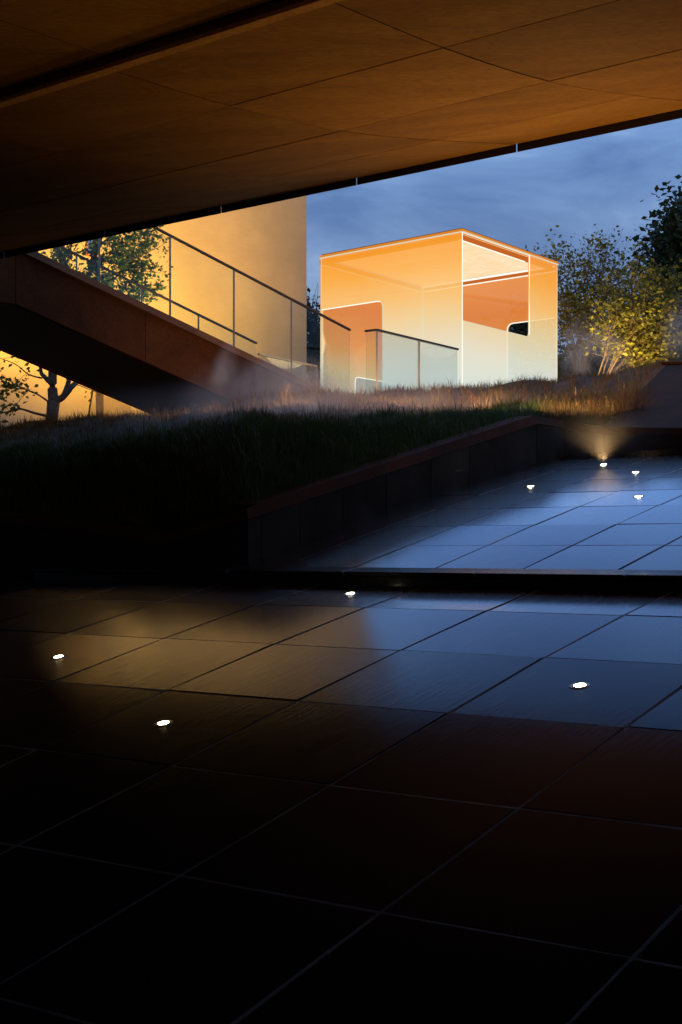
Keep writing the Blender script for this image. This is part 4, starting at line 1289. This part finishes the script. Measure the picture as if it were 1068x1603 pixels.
def floor_light(p, n_, power, label):
    e_ = bpy.data.objects.new('floor_light', None)
    e_.empty_display_size = 0.05
    COL.objects.link(e_)
    e_.location = p
    e_.rotation_euler = n_.to_track_quat('Z', 'Y').to_euler()
    tag(e_, label, 'floor light', 'round lights let into the pool floor')
    for nm, me_ in (('rim', rim_me), ('lens', lens_me)):
        o = bpy.data.objects.new(nm, me_); COL.objects.link(o); o.parent = e_
        o.location = (0, 0, 0.002)
    d = bpy.data.lights.new('beam', 'SPOT')
    d.energy = power * 1.45; d.color = WARM; d.spot_size = math.radians(125); d.spot_blend = 1.0; d.shadow_soft_size = 0.02
    o = bpy.data.objects.new('beam', d); COL.objects.link(o); o.parent = e_
    o.location = (0, 0, 0.03); o.rotation_euler = (math.pi, 0, 0)
    return e_
def later_lights():
  for px, py, w_, pw, lab in flo:
    p, n_ = floor_hit(px, py, LS if w_ == 'l' else US, LZ if w_ == 'l' else UZ)
    floor_light(p, n_, pw * 1.3, lab)


# ------------------------------------------------------------------ mist from the planting
def make_mist(name, dens, nscale=1.6, lo=0.28, hi=0.85, fpow=1.6, col=(0.95, 0.86, 0.78)):
    m, t, out = mat_base(name)
    c = t.nodes.new('ShaderNodeTexCoord')
    ln = N(t, 'ShaderNodeVectorMath', {0: c.outputs['Object']}, operation='LENGTH')
    fall = N(t, 'ShaderNodeMapRange', {0: ln.outputs['Value'], 1: 1.0, 2: 0.15, 3: 0.0, 4: 1.0}, interpolation_type='SMOOTHSTEP')
    fall = N(t, 'ShaderNodeMath', {0: fall.outputs[0], 1: fpow}, operation='POWER')
    g_ = t.nodes.new('ShaderNodeNewGeometry')
    n = noise(t, g_.outputs['Position'], nscale, 4, 0.6, 0.5)
    nm_ = N(t, 'ShaderNodeMapRange', {0: n.outputs['Fac'], 1: lo, 2: hi, 3: 0.05, 4: 1.0}, interpolation_type='SMOOTHSTEP')
    a = N(t, 'ShaderNodeMath', {0: fall.outputs[0], 1: nm_.outputs[0]}, operation='MULTIPLY')
    b = N(t, 'ShaderNodeMath', {0: a.outputs[0], 1: dens}, operation='MULTIPLY')
    pv = N(t, 'ShaderNodeVolumePrincipled', {'Color': (*col, 1), 'Density': b.outputs[0], 'Anisotropy': 0.2})
    t.links.new(pv.outputs[0], out.inputs['Volume'])
    return m
def ball_mesh():
    bm = bmesh.new(); bmesh.ops.create_icosphere(bm, subdivisions=3, radius=1.0)
    me = bpy.data.meshes.new('mist'); bm.to_mesh(me); bm.free(); return me
def mist(px, py, Y, rx, ry, rz_, dens, label, nscale=1.6, rot=0.0):
    dens *= 1.6
    me = ball_mesh(); me.materials.append(make_mist('mist', dens, nscale))
    o = bpy.data.objects.new('mist', me); COL.objects.link(o)
    o.location = pix(px, py, Y); o.scale = (rx, ry, rz_); o.rotation_euler = (0, rot, 0)
    tag(o, label, 'mist', None, 'stuff')
    return o
mist(440, 610, 23.6, 2.0, 1.0, 0.75, 1.5, 'pale mist rising from the grass at the foot of the stair', 1.8)
mist(352, 575, 22.6, 0.28, 0.3, 0.75, 1.6, 'thin plume of mist blowing up the side of the stair', 2.4, 0.35)
mist(520, 640, 20.3, 4.2, 1.8, 0.6, 0.5, 'low mist lying in the dip between the two grass banks', 1.2)
mist(907, 552, 28.6, 0.62, 0.5, 1.05, 1.5, 'plume of mist before the slender tree right of the pavilion', 2.0, 0.2)
mist(958, 560, 28.6, 0.55, 0.5, 0.9, 1.4, 'second plume of mist before the fanning yellowish tree', 2.0, -0.2)
mist(1070, 525, 24.0, 0.5, 0.5, 0.9, 1.5, 'bank of mist at the right edge above the rusty wall', 1.8)
mist(960, 690, 13.7, 1.5, 0.5, 0.40, 0.16, 'thin mist drifting over the top end of the pool', 1.8)
later_lights()

for px, Y, e_ in ((360, 21.8, 4), (430, 21.6, 9), (500, 21.4, 12), (580, 21.0, 12), (690, 20.3, 10)):  # unseen point lamps added inside the mist to warm it
    p = pix(px, HZ, Y); p.z = ground_z(px, Y) + 0.22
    lamp('mist_fill', 'POINT', p, None, e_, (1.0, 0.56, 0.30), 0.3)
# unseen spots added in the dip between the banks to light mound and mist
for px, Y, e_ in ((300, 21.0, 10), (450, 21.0, 16), (620, 21.5, 40), (780, 21.0, 55), (900, 19.0, 45), (970, 18.5, 34)):
    z = ground_z(px, Y)
    p = pix(px, HZ, Y); p.z = z + 0.35
    q = pix(px, HZ, Y + 4); q.z = z + 1.1
    lamp('bank_fill', 'SPOT', p, q, e_ * 5.0, (1.0, 0.58, 0.24), 0.05, 140, 0.9)
for px, Y in ((905, 27.0), (955, 27.0), (1075, 22.5)):  # spots added to brighten the mist plumes
    p = pix(px, 588, Y)
    lamp('plume_fill', 'SPOT', p, pix(px, 480, Y + 1.5), 32, (1.0, 0.70, 0.5), 0.05, 90, 0.9)
for px, e_ in ((850, 38), (900, 36), (945, 18)):  # hidden spots added behind the coping to brighten the grass slope
    b_ = wall_top_at(px); d_ = Vector((b_.x, b_.y, 0)).normalized()
    p = b_ + d_ * 0.45; p.z = ground_z(px, p.y) + 0.30
    lamp('bank_fill', 'SPOT', p, p + d_ * 3 + Vector((0, 0, 0.75)), e_, (1.0, 0.60, 0.28), 0.05, 140, 0.9)
